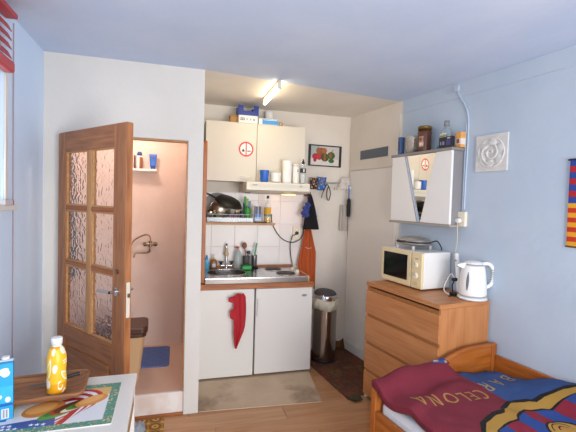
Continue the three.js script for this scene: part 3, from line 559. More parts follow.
// ---------------------------------------------------------------- on the worktop
const WY = TY + 0.0035;
{
  let t = thing('detergent_bottle', 'light blue detergent bottle in the corner beside the sink', 'bottle', [0.300, WY, -4.09]);
  part('body', lathe([[0, 0], [0.026, 0.001], [0.028, 0.08], [0.018, 0.105], [0.009, 0.112], [0, 0.112]], 22), print(canvasTex(32, 32, (c) => { c.fillStyle = '#58b4dc'; c.fillRect(0, 0, 32, 32); c.fillStyle = '#f0f4f6'; c.fillRect(3, 8, 10, 12); c.fillStyle = '#2b6fa8'; c.fillRect(18, 12, 10, 8); }), 0.3), t);
  part('cap', cyl(0.010, 0.007, 0.026, 0, 0.1125, 0), mat.blue, t);
  t = thing('soap_bottle', 'amber hand soap bottle with pump beside the tap', 'bottle', [0.370, WY, -4.09]);
  part('body', lathe([[0, 0], [0.034, 0.001], [0.037, 0.01], [0.036, 0.07], [0.026, 0.092], [0.012, 0.098], [0, 0.098]], 24), MP('#c98a3c', 0.15, { transmission: 0.5, thickness: 0 }), t);
  part('contents', lathe([[0, 0.003], [0.033, 0.004], [0.033, 0.062], [0, 0.063]], 20), M('#c07f35', 0.4), t);
  part('label', slab(-0.018, 0.018, 0.022, 0.055, 0.034, 0.0385, 0.002), M('#c3ccdc', 0.5), t);
  part('pump', [cyl(0.009, 0.009, 0.018, 0, 0.0985, 0), cyl(0.004, 0.004, 0.020, 0, 0.1165, 0), box(0.036, 0.008, 0.012, -0.008, 0.140, 0, 0.003)], M('#d9bf92', 0.4), t);
  t = thing('kitchen_tap', 'tall steel tap wrapped with a beige rag at the sink', 'tap', [0.500, WY, -4.095]);
  part('base', [cyl(0.022, 0.018, 0.02, 0, 0, 0), rod([-0.055, 0.03, 0], [0.055, 0.03, 0], 0.012)], mat.chrome, t);
  part('pipe', [rod([0, 0.02, 0], [0, 0.235, 0], 0.010), tube([[0, 0.045, 0.0], [0, 0.055, 0.04], [0, 0.045, 0.10], [0, 0.03, 0.12]], 0.009, 16)], mat.chrome, t);
  for (const s of [-1, 1]) part('tap_knob', [cyl(0.014, 0.014, 0.022, s * 0.055, 0.040, 0), ...[0, 1, 2].map(k => box(0.048, 0.012, 0.012, 0, 0, 0, 0.005).rotateY(k * 1.047).translate(s * 0.055, 0.068, 0))], M('#3a3a3c', 0.3, { metalness: 0.8 }), t);
  part('pipe_cap', cyl(0.010, 0.007, 0.022, 0, 0.236, 0), mat.darkGrey, t);
  part('rag', lathe([[0.012, 0.215], [0.017, 0.20], [0.016, 0.17], [0.026, 0.15], [0.024, 0.135], [0.012, 0.125]], 14), M('#cdb994', 0.95), t, { label: 'beige rag tied round the tap' });
  t = thing('plastic_bottle', 'clear plastic bottle with a red cap behind the sink', 'bottle', [0.618, WY, -4.10]);
  part('body', lathe([[0, 0.002], [0.042, 0.001], [0.045, 0.012], [0.043, 0.06], [0.045, 0.11], [0.036, 0.16], [0.016, 0.198], [0.013, 0.205]], 28), MP('#e6ebe9', 0.15, { transmission: 0.7, thickness: 0 }), t);
  part('cap', [cyl(0.016, 0.016, 0.018, 0, 0.2055, 0), box(0.034, 0.008, 0.008, -0.022, 0.217, 0, 0.003)], M('#cc2a2c', 0.4), t);
  t = thing('utensil_pot', 'dark pot holding a wooden spoon and kitchen tools', 'pot', [0.708, WY, -4.095]);
  part('pot', lathe([[0, 0.003], [0.034, 0.001], [0.037, 0.125], [0.034, 0.125], [0.031, 0.008], [0, 0.008]], 26), M('#4b4a4c', 0.4), t);
  part('wooden_spoon', [rod([0.0, 0.012, 0], [-0.018, 0.20, 0.0], 0.006), ball(0.028, -0.022, 0.235, 0, 0.9, 1.25, 0.35)], M('#8a5330', 0.6), t);
  part('ladle', [rod([0.008, 0.012, -0.01], [0.016, 0.155, -0.012], 0.004), ball(0.018, 0.018, 0.163, -0.012, 1, 0.8, 1)], mat.black, t);
  part('turner', [rod([0.0, 0.012, 0.012], [0.024, 0.15, 0.012], 0.004), box(0.022, 0.04, 0.005, 0.027, 0.165, 0.012, 0.002)], mat.darkGrey, t);
  t = thing('sponge', 'green scouring sponge on the worktop in front of the bottles', 'sponge', [0.692, WY + 0.006, -3.985], 0.12);
  part('foam', box(0.098, 0.034, 0.062, 0, 0.0175, 0, 0.008), M('#4fae62', 0.95), t); part('scourer', box(0.098, 0.010, 0.062, 0, 0.040, 0, 0.003), M('#2f7a46', 0.98), t);
  t = thing('bottle_brush_holder', 'steel cup with a green handled brush on a black foot', 'holder', [0.792, WY, -4.09]);
  part('foot', lathe([[0, 0], [0.046, 0.001], [0.046, 0.010], [0.022, 0.024], [0, 0.024]], 26), mat.black, t);
  part('cup', lathe([[0, 0.0245], [0.028, 0.025], [0.030, 0.135], [0.028, 0.135], [0.026, 0.03], [0, 0.03]], 24), M('#8e8a88', 0.25, { metalness: 0.9 }), t);
  part('brush_handle', tube([[0, 0.04, 0], [0.006, 0.14, 0], [0.012, 0.20, 0], [0.022, 0.262, 0.0]], 0.009, 20), M('#3f9a63', 0.4), t, { label: 'green brush handle' });
  part('white_tool', rod([-0.012, 0.04, 0.006], [-0.016, 0.165, 0.008], 0.008), mat.whitePlastic, t);
}
// ---------------------------------------------------------------- socket, leads and hanging things on the kitchen wall
const TW = ZB + 0.0095;
{
  let t = thing('wall_socket', 'cream double socket with a black plug on the kitchen tiles', 'socket', [1.268, 1.32, TW]);
  part('plate', box(0.085, 0.150, 0.022, 0, 0, 0.0115, 0.005), mat.creamPlastic, t);
  for (const y of [-0.036, 0.036]) part('outlet', lathe([[0.026, 0], [0.026, 0.003], [0.021, 0.003], [0.020, 0.0]], 24).rotateX(Math.PI / 2).translate(0, y, 0.0228), M('#d9cdb4', 0.5), t);
  part('plug', [cyl(0.019, 0.015, 0.03, 0, 0, 0).rotateX(Math.PI / 2).translate(0, 0.0, 0.024), box(0.022, 0.03, 0.022, -0.010, -0.004, 0.045, 0.006)], mat.black, t);
  t = thing('hood_lead', 'black lead looping from the shelf end to the socket', 'cable', [0, 0, 0]);
  part('lead', tube([[0.968, 1.52, -4.10], [0.985, 1.43, -4.14], [1.045, 1.32, -4.15], [1.12, 1.245, -4.15], [1.22, 1.215, -4.145], [1.30, 1.25, -4.135], [1.338, 1.32, -4.13], [1.336, 1.40, -4.13]], 0.005, 60), mat.blackRubber, t);
  t = thing('cooker_lead', 'dark green lead hanging from the plug down to the hotplates', 'cable', [0, 0, 0]);
  part('lead', tube([[1.250, 1.305, -4.115], [1.215, 1.29, -4.12], [1.197, 1.20, -4.135], [1.205, 1.08, -4.14], [1.222, 0.98, -4.13], [1.215, 0.958, -4.10]], 0.0045, 40), M('#2c3a34', 0.6), t);
}
{
  let t = thing('wall_hook', 'dark hook strip on the wall beside the hood', 'hook', [1.375, 1.74, ZB + 0.0005]);
  part('plate', box(0.06, 0.03, 0.012, 0, 0, 0.006, 0.003), mat.darkWood, t); for (const x of [-0.018, 0.018]) part('peg', rod([x, 0, 0.012], [x, 0.012, 0.055], 0.004), mat.steel, t);
  t = thing('apron', 'orange apron hanging beside the worktop', 'apron', [1.385, 0.70, ZB + 0.02], 0, undefined);
  part('cloth', sheet(22, 34, (u, v) => {   // v 0 bottom, 1 top
    const wl = v < 0.2 ? 0.085 - 0.55 * (0.2 - v) : (v < 0.62 ? 0.085 + 0.020 * Math.sin((v - 0.2) / 0.42 * Math.PI) : 0.085 - (v - 0.62) * 0.13);
    const wr = v < 0.62 ? 0.098 : 0.098 - (v - 0.62) * 0.16;
    const yb = v < 0.5 ? (1 - u) * 0.14 * (1 - v / 0.5) : 0;
    return [-wl + u * (wl + wr), yb + v * 0.66, 0.045 + 0.020 * Math.sin(u * 13 + v * 1.5) * (1 - 0.4 * v) - 0.01 * v];
  }, 0.005), mat.orangeCloth, t);
  part('strap', tube([[-0.03, 0.655, 0.04], [-0.015, 0.85, 0.042], [-0.002, 1.055, 0.040], [0.012, 0.85, 0.042], [0.03, 0.655, 0.04]], 0.006, 30), mat.orangeCloth, t);
  part('pocket_string', tube([[-0.03, 0.47, 0.068], [0.0, 0.455, 0.072], [0.04, 0.462, 0.066]], 0.003, 12), M('#d8cabb', 0.9), t);
  t = thing('black_bag', 'black cloth bag hanging over the orange apron', 'bag', [1.385, 1.365, ZB + 0.10]);
  part('cloth', sheet(16, 20, (u, v) => { const w = 0.078 * Math.pow(1 - v, 0.75) + 0.008; return [(u - 0.5) * 2 * w + 0.02 * (1 - v), v * 0.385, 0.018 * Math.sin(u * 9) * (1 - v)]; }, 0.02), mat.blackCloth, t);
  part('loop', new THREE.TorusGeometry(0.014, 0.003, 6, 18).translate(0.002, 0.395, -0.025), mat.blackCloth, t);
  t = thing('blue_mitt', 'blue quilted mitt hanging at the left of the black bag', 'mitt', [1.325, 1.50, ZB + 0.155]);
  part('palm', sheet(14, 22, (u, v) => { const w = v < 0.48 ? 0.040 * Math.sqrt(Math.max(0.05, Math.sin(Math.PI * (0.12 + v / 0.48 * 0.75)))) : 0.033 * Math.sqrt(Math.max(0.03, Math.sin(Math.PI * (0.18 + (v - 0.48) / 0.52 * 0.8)))); return [(u - 0.5) * 2 * w - 0.012 + 0.030 * v + 0.006 * Math.sin(v * 17), v * 0.155, 0.012 * Math.sin(u * 8 + v * 9)]; }, 0.018), M('#3a4b92', 0.95), t); part('cord', tube([[0.012, 0.14, 0], [0.025, 0.19, -0.02], [0.030, 0.235, -0.09]], 0.003, 10), M('#4055a8', 0.9), t);
  t = thing('dish_towel', 'pale grey dish towel hanging right of the black bag', 'towel', [1.44, 1.50, ZB + 0.055]);
  part('cloth', sheet(8, 16, (u, v) => [(u - 0.5) * 0.05 * (1.4 - v) + (1 - v) * 0.025 - v * 0.035, v * 0.25, 0.008 * Math.sin(u * 8)], 0.008), M('#b9c4c6', 0.95), t);
}
{ // framed picture of peppers
  const t = thing('framed_picture', 'black framed still life of red and green peppers', 'picture', [1.578, 2.182, ZB + 0.001]);
  t.rotation.z = -0.012;
  const W2 = 0.195, H2 = 0.118;
  part('frame', [extrude(rect(-W2, W2, -H2, H2), 0.014, 0.002, [rect(-W2 + 0.026, W2 - 0.026, -H2 + 0.012, H2 - 0.012)])], mat.black, t);
  const pic = canvasTex(256, 160, (c, w, h) => {
    c.fillStyle = '#c9c4be'; c.fillRect(0, 0, w, h); c.fillStyle = '#dcd5cf'; c.fillRect(0, h * 0.66, w, h * 0.34); c.fillStyle = '#a9b6b0'; c.fillRect(0, 0, w * 0.3, h * 0.5);
    const el = (x, y, a, b, col) => { c.fillStyle = col; c.beginPath(); c.ellipse(x, y, a, b, 0, 0, 7); c.fill(); };
    el(95, 50, 42, 36, '#8a4a24'); el(70, 40, 22, 26, '#9c5a2c'); el(120, 38, 24, 24, '#a8622e');
    el(44, 88, 30, 26, '#b3242a'); el(78, 92, 26, 24, '#c03030'); el(40, 118, 14, 16, '#a02028');
    el(128, 92, 36, 34, '#3f3a1a'); el(128, 92, 26, 28, '#8a6428'); el(112, 92, 8, 26, '#4d4a1e'); el(142, 92, 7, 26, '#4d4a1e');
    el(184, 74, 34, 30, '#43521f'); el(178, 74, 16, 22, '#7f6a2a'); el(186, 118, 26, 18, '#2e6a36');
    c.strokeStyle = '#3a5a2c'; c.lineWidth = 5; c.beginPath(); c.moveTo(184, 46); c.lineTo(202, 24); c.stroke();
  });
  part('canvas_print', new THREE.PlaneGeometry(2 * W2 - 0.05, 2 * H2 - 0.022).translate(0, 0, 0.006), print(pic, 0.35), t);
  part('backing', slab(-W2 + 0.01, W2 - 0.01, -H2 + 0.006, H2 - 0.006, 0.001, 0.004), mat.cardboard, t);
}
{ // rail and what hangs from it
  const RZ = -4.12, RY = 1.88;
  let t = thing('utensil_rail', 'steel hanging rail on the kitchen back wall', 'rail', [1.62, RY, RZ]);
  part('bar', rod([-0.235, 0, 0], [0.232, 0, 0], 0.006), mat.steel, t); for (const x of [-0.21, 0.215]) part('mount', [rod([x, 0, -0.0555], [x, 0, 0], 0.007), cyl(0.016, 0.016, 0.005, 0, 0, 0).rotateX(Math.PI / 2).translate(x, 0, -0.0555)], mat.steel, t);
  const hookG = (x) => tube([[x, 0.010, 0.002], [x, 0.006, 0.010], [x, -0.012, 0.011], [x, -0.03, 0.012]], 0.0018, 12, 6);
  t = thing('pot_holder', 'dark patterned pot holder at the left of the rail', 'pot holder', [1.437, RY, RZ + 0.012], 0, 'pot holders on the rail');
  const pm = (a, b, c2) => print(canvasTex(64, 64, (c, w) => { c.fillStyle = a; c.fillRect(0, 0, w, w); for (let i = 0; i < 26; i++) { c.fillStyle = i % 2 ? b : c2; c.beginPath(); c.arc((i * 37) % 64, (i * 23 + 7) % 64, 3 + i % 4, 0, 7); c.fill(); } }), 0.95);
  part('pad', sheet(10, 12, (u, v) => [(u - 0.5) * 0.082, -0.075 + v * 0.125, 0.006 * Math.sin(u * 5 + v * 3)], 0.014), pm('#33292a', '#8c4a32', '#c9b69a'), t);
  part('loop', hookG(0), mat.steel, t);
  t = thing('pot_holder', 'blue patterned pot holder hanging on the rail', 'pot holder', [1.527, RY, RZ + 0.013], 0, 'pot holders on the rail');
  part('pad', sheet(10, 12, (u, v) => [(u - 0.5) * 0.092 + (v - 0.5) * 0.01, -0.085 + v * 0.145, 0.006 * Math.sin(u * 6 + v * 2)], 0.014), pm('#2f5fa8', '#9c6a54', '#6fb0dc'), t);
  part('loop', hookG(0), mat.steel, t);
  t = thing('whisk', 'black wire loops hanging under the blue pot holder', 'tool', [1.585, RY, RZ + 0.026]);
  part('wire', [tube([[0, -0.01, 0], [-0.03, -0.07, 0], [-0.055, -0.13, 0.004], [-0.06, -0.17, 0.004]], 0.005, 20), tube([[0.0, -0.01, 0], [0.03, -0.06, 0], [0.042, -0.13, 0], [0.022, -0.195, 0], [-0.002, -0.14, 0], [0.006, -0.07, 0], [0.02, -0.04, 0]], 0.006, 36)], mat.black, t);
  part('hook', hookG(0), mat.steel, t);
  t = thing('plastic_bag', 'crumpled clear plastic bag hanging at the right of the rail', 'bag', [1.79, RY, RZ + 0.02]);
  part('film', sheet(18, 14, (u, v) => [(u - 0.5) * 0.165 * (1 - 0.45 * v) + 0.03 * v, -0.065 + v * 0.135, 0.016 * Math.sin(u * 14 + v * 5) + 0.01 * Math.sin(v * 13)], 0.003), MP('#efebe6', 0.4, { transmission: 0.35, thickness: 0 }), t);
  t = thing('rail_hook_pair', 'two steel hooks on the middle of the rail', 'hook', [1.69, RY, RZ + 0.002]);
  for (const x of [-0.014, 0.014]) part('hook', tube([[x, 0.009, 0], [x, 0.006, 0.010], [x, -0.03, 0.011], [x, -0.062, 0.012], [x, -0.072, 0.022], [x, -0.06, 0.03]], 0.004, 20), mat.steel, t);
  t = thing('floor_brush', 'black brush with a blue handle hanging in the kitchen corner', 'brush', [1.852, RY - 0.37, RZ + 0.028]);
  part('handle', rod([0, 0.20, 0], [-0.004, 0.355, 0], 0.007), mat.blue, t, { label: 'blue handle' }); part('brush_head', lathe([[0, 0], [0.018, 0.002], [0.020, 0.02], [0.020, 0.185], [0.012, 0.205], [0, 0.206]], 18), mat.blackRubber, t);
  for (let k = 0; k < 8; k++) part('bristle_ring', new THREE.TorusGeometry(0.0205, 0.003, 6, 18).rotateX(Math.PI / 2).translate(0, 0.02 + k * 0.022, 0), mat.blackRubber, t);
  t = thing('grey_rag', 'pale grey rag hanging behind the black brush', 'rag', [1.815, 1.35, RZ - 0.02]);
  part('cloth', sheet(12, 18, (u, v) => [(u - 0.5) * 0.10 + 0.01 * v, v * 0.29, 0.010 * Math.sin(u * 10 + v)], 0.006), M('#b5ada6', 0.95), t); part('loop', tube([[0.0, 0.288, 0], [0.006, 0.40, 0.005], [0.008, 0.53, 0.022]], 0.0025, 10), M('#b5ada6', 0.9), t);
}
// ---------------------------------------------------------------- kitchen floor
{
  let t = thing('floor_mat', 'worn beige vinyl mat in front of the fridge', 'mat', [0, 0.0005, 0]);
  const st = dataTex(256, (u, v) => { const b = hex('#c6b096'), n = fbm(u * 5, v * 5, 5, 5, 5), q = fbm(u * 40, v * 40, 40, 40, 2), s = Math.max(0, fbm(u * 3 + 0.5, v * 3 + 0.3, 3, 3, 4) - 0.56) * 3; return mix(mix(b, [178, 154, 128], (n - 0.3) * 1.2), [120, 100, 80], Math.min(0.5, s) * (0.5 + q)); }, 0.9);
  part('sheet', extrude([[0.19, 3.64], [1.270, 3.64], [1.265, 3.57], [1.192, 3.030], [0.70, 3.055], [0.188, 3.088]].map(p => p), 0.004, 0.001).rotateX(-Math.PI / 2), MT(st, 0.6), t);
  t = thing('carpet_piece', 'dark brown patterned rug between bin and chest of drawers', 'rug', [0, 0.0005, 0]);
  const rugTex = dataTex(256, (u, v) => { const n = fbm(u * 8, v * 8, 8, 8, 4), f = fbm(u * 60, v * 60, 60, 60, 2), k = Math.sin(u * 40) * Math.sin(v * 32); let c = mix(hex('#4c3020'), hex('#6b4228'), n); const q = fbm(u * 11 + 3, v * 11, 11, 11, 2); if (q > 0.66) c = mix(c, hex('#7a3422'), 0.7); if (q < 0.30) c = mix(c, hex('#6e5228'), 0.6); return mix(c, [30, 20, 12], (f - 0.5) * 0.7 + 0.1); }, 0.9);
  const pr = RW(1.055, 0, 0.49), pw = RW(1.055, 0, 0.04), pc = RW(0.05, 0, 0.04);
  const poly = [[1.335, 4.10], [1.335, 3.72], [1.372, 3.40], [1.418, 3.02], [1.462, 2.965], [1.52, 2.985], [pr[0] - 0.004, -pr[2]], [pw[0], -pw[2]], [pc[0], -pc[2]], [1.86, 4.12]];
  part('pile', extrude(poly, 0.010, 0.003).rotateX(-Math.PI / 2), MT(rugTex, 0.98), t);
  part('turned_up_edge', sheet(16, 8, (u, v) => [1.66 + u * 0.20, 0.015 + 0.085 * v + 0.02 * Math.sin(u * 7) * v, -4.10 - 0.045 * v + 0.01 * Math.sin(u * 9)], 0.012), MT(rugTex, 0.98), t);
  part('fringe_corner', extrude([[1.425, 3.05], [1.435, 2.97], [1.475, 2.950], [1.53, 2.962], [1.535, 3.02]], 0.008, 0.003).rotateX(-Math.PI / 2).translate(0, 0.0135, 0), MT(mottle('#2e3020', '#4a4428', 0.1, 10), 0.98), t);
}
{
  const t = thing('waste_bin', 'tall chrome waste bin with a white bag and black lid', 'bin', [1.512, 0.0145, -3.85]);
  part('body', lathe([[0, 0.0], [0.118, 0.001], [0.124, 0.008], [0.124, 0.60], [0.120, 0.60], [0.118, 0.01], [0, 0.008]], 44), M('#a9a29c', 0.16, { metalness: 1 }), t);
  part('foot_ring', lathe([[0.1245, 0.002], [0.129, 0.004], [0.129, 0.024], [0.1245, 0.026], [0.1245, 0.002]], 40), mat.black, t);
  part('collar', lathe([[0.121, 0.601], [0.125, 0.602], [0.125, 0.675], [0.116, 0.69], [0.112, 0.69], [0.118, 0.67], [0.118, 0.602]], 44), mat.chrome, t);
  part('bin_bag', sheet(60, 10, (u, v) => { const a = u * Math.PI * 2, r = 0.128 + 0.020 * Math.sin(v * Math.PI) + 0.005 * Math.sin(a * 9 + v * 4) + 0.004 * Math.sin(a * 17); return [r * Math.cos(a), 0.545 + v * 0.105 + 0.010 * Math.sin(a * 3), r * Math.sin(a)]; }, 0.003), M('#b8b1a0', 0.5), t);
  part('lid', lathe([[0, 0.026], [0.06, 0.024], [0.105, 0.012], [0.116, 0.0], [0.116, -0.010], [0, -0.010]], 40).rotateX(0.16).translate(0, 0.702, 0), mat.darkGrey, t);
}

// ---------------------------------------------------------------- right wall: mirror cabinet and what stands on it
const rwThing = (name, label, cat, s, h, d, turn = 0, group) => thing(name, label, cat, RW(s, h, d), TH + turn, group);
{
  const t = rwThing('mirror_cabinet', 'white wall cabinet with a tapering mirror between its doors', 'cabinet', 0.90, 1.508, 0.001);
  const w = 0.70, h = 0.595, dp = 0.105;
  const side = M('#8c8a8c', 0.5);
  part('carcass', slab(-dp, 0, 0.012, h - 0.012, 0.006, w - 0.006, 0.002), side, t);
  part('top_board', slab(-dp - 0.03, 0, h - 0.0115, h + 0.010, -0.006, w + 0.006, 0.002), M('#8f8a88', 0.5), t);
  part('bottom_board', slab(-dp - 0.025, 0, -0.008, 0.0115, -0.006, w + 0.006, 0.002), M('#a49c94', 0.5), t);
  // fronts lie in the plane x = -dp .. -dp-0.02 ; outline in (s, h)
  const front = (pts, x0, th) => extrude(pts.map(([a, b]) => [-a, b]), th, 0.0015).rotateY(Math.PI / 2).rotateY(0).translate(x0, 0, 0);
  const y0 = 0.013, y1 = h - 0.013, sl0 = 0.165, sl1 = 0.345, sr0 = 0.535, sr1 = 0.385;   // left door edge top/bottom, right door edge top/bottom
  const A = part('door', front([[0.004, y0], [sl1, y0], [sl0, y1], [0.004, y1]], -dp - 0.019, 0.018), mat.whitePlastic, t);
  part('door', front([[sr1, y0], [w - 0.004, y0], [w - 0.004, y1], [sr0, y1]], -dp - 0.019, 0.018), mat.whitePlastic, t);
  part('edge_strip', front([[sl1 - 0.0, y0], [sl1 + 0.016, y0], [sl0 + 0.016, y1], [sl0, y1]], -dp - 0.021, 0.012), M('#c3ccd8', 0.25, { metalness: 0.6 }), t);
  part('mirror', front([[sl1 + 0.018, y0 + 0.001], [sr1 - 0.001, y0 + 0.001], [sr0 - 0.001, y1 - 0.001], [sl0 + 0.018, y1 - 0.001]], -dp - 0.010, 0.008), M('#f2f2f0', 0.02, { metalness: 1 }), t, { label: 'tapering mirror panel' });
}
{
  const CY = 1.508 + 0.595 + 0.0105;
  let t = rwThing('tooth_cup', 'tiny white cup at the far end of the cabinet top', 'cup', 0.925, CY, 0.09);
  part('body', lathe([[0, 0.002], [0.014, 0.001], [0.016, 0.035], [0.014, 0.035], [0.012, 0.006], [0, 0.006]], 20), mat.whitePlastic, t); part('rim', new THREE.TorusGeometry(0.015, 0.0015, 6, 20).rotateX(Math.PI / 2).translate(0, 0.035, 0), mat.whitePlastic, t);
  t = rwThing('blue_box', 'slim dark blue box on the cabinet top', 'box', 0.985, CY, 0.10);
  part('body', box(0.05, 0.155, 0.035, 0, 0.078, 0, 0.003), M('#4a6390', 0.5), t); part('label', slab(-0.0265, -0.0252, 0.03, 0.12, -0.012, 0.012), M('#33476e', 0.5), t);
  t = rwThing('glass_bowl', 'wide clear glass holding odds and ends on the cabinet top', 'glass', 1.095, CY, 0.075);
  part('glass', lathe([[0, 0.003], [0.052, 0.001], [0.062, 0.15], [0.059, 0.15], [0.049, 0.008], [0, 0.008]], 30), MP('#e9e4da', 0.1, { transmission: 0.75, thickness: 0 }), t);
  part('contents', lathe([[0, 0.009], [0.045, 0.010], [0.048, 0.035], [0, 0.045]], 24), M('#6a4a3a', 0.8), t); part('red_tube', rod([0.0, 0.04, 0.02], [-0.01, 0.13, 0.03], 0.008), M('#b03a34', 0.5), t); part('stick', rod([-0.02, 0.04, 0.0], [-0.03, 0.145, -0.015], 0.004), M('#c9a47a', 0.7), t);
  t = rwThing('brown_jar', 'large brown jar with a dark gold lid on the cabinet top', 'jar', 1.245, CY, 0.075);
  part('body', lathe([[0, 0.001], [0.050, 0.001], [0.055, 0.012], [0.055, 0.14], [0.058, 0.16], [0.050, 0.182], [0, 0.183]], 32), M('#5c3622', 0.25), t);
  part('lid', lathe([[0, 0.1835], [0.056, 0.184], [0.057, 0.208], [0.053, 0.214], [0, 0.215]], 32), M('#7d6434', 0.35, { metalness: 0.5 }), t);
  part('label', slab(-0.062, -0.050, 0.035, 0.125, 0.0, 0.045, 0.004), print(canvasTex(64, 64, (c, w) => { c.fillStyle = '#b08c78'; c.fillRect(0, 0, w, w); c.fillStyle = '#e6dccf'; c.fillRect(8, 38, 44, 18); c.fillStyle = '#8c2a26'; c.fillRect(10, 10, 40, 18); }), 0.5), t);
  t = rwThing('mouthwash_bottle', 'clear bottle with a grey cap and rainbow label on the cabinet', 'bottle', 1.478, CY, 0.070);
  part('body', lathe([[0, 0.001], [0.045, 0.001], [0.048, 0.01], [0.048, 0.125], [0.036, 0.155], [0.020, 0.170], [0.018, 0.180]], 30).scale(0.75, 1, 1), MP('#cfdbe2', 0.1, { transmission: 0.7, thickness: 0 }), t);
  part('contents', lathe([[0, 0.004], [0.044, 0.005], [0.044, 0.075], [0, 0.076]], 24).scale(0.75, 1, 1), M('#b9cfd8', 0.4), t);
  part('label', slab(-0.0385, -0.034, 0.08, 0.12, -0.03, 0.03, 0.001), print(canvasTex(64, 32, (c) => { c.fillStyle = '#e4e8e4'; c.fillRect(0, 0, 64, 32); c.fillStyle = '#3a9a4a'; c.fillRect(0, 14, 64, 8); c.fillStyle = '#e0a030'; c.fillRect(0, 6, 64, 6); c.fillStyle = '#2b4a3a'; c.fillRect(12, 24, 40, 6); }), 0.5), t);
  part('cap', lathe([[0, 0.225], [0.019, 0.224], [0.022, 0.182], [0, 0.1815]], 22), M('#7d8288', 0.4), t);
  t = rwThing('dark_box', 'dark navy box with pale print in front of the clear bottle', 'box', 1.540, CY, 0.1225);
  part('body', box(0.026, 0.083, 0.135, 0, 0.042, -0.005, 0.003), M('#1d1b2a', 0.5), t);
  part('front_print', new THREE.PlaneGeometry(0.13, 0.078).rotateY(-Math.PI / 2).translate(-0.0135, 0.042, -0.005), print(canvasTex(128, 64, (c) => { c.fillStyle = '#1b1826'; c.fillRect(0, 0, 128, 64); c.fillStyle = '#8a8aa8'; c.fillRect(12, 26, 12, 22); c.fillRect(34, 26, 20, 22); c.fillStyle = '#3c3c78'; c.fillRect(70, 16, 44, 36); c.fillStyle = '#c9c4d0'; c.fillRect(80, 4, 30, 8); }), 0.5), t);
  t = rwThing('orange_carton', 'orange and white small carton at the near end of the cabinet top', 'carton', 1.600, CY, 0.050);
  part('body', box(0.05, 0.115, 0.055, 0, 0.058, 0.0, 0.003), M('#e3a556', 0.6), t); part('band', box(0.0506, 0.05, 0.0556, 0, 0.045, 0, 0.003), M('#e8ddd0', 0.6), t); part('mark', slab(-0.0268, -0.0254, 0.03, 0.062, -0.012, 0.012), M('#b5552e', 0.6), t);
  t = rwThing('small_teal_lid', 'small teal cap beside the clear bottle on the cabinet', 'cap', 1.437, CY, 0.105);
  part('cap', lathe([[0, 0.022], [0.013, 0.022], [0.015, 0.018], [0.015, 0], [0, 0]], 18), M('#2f7f8a', 0.4), t); part('grip_ring', new THREE.TorusGeometry(0.015, 0.0015, 6, 18).rotateX(Math.PI / 2).translate(0, 0.008, 0), M('#2f7f8a', 0.4), t);
}
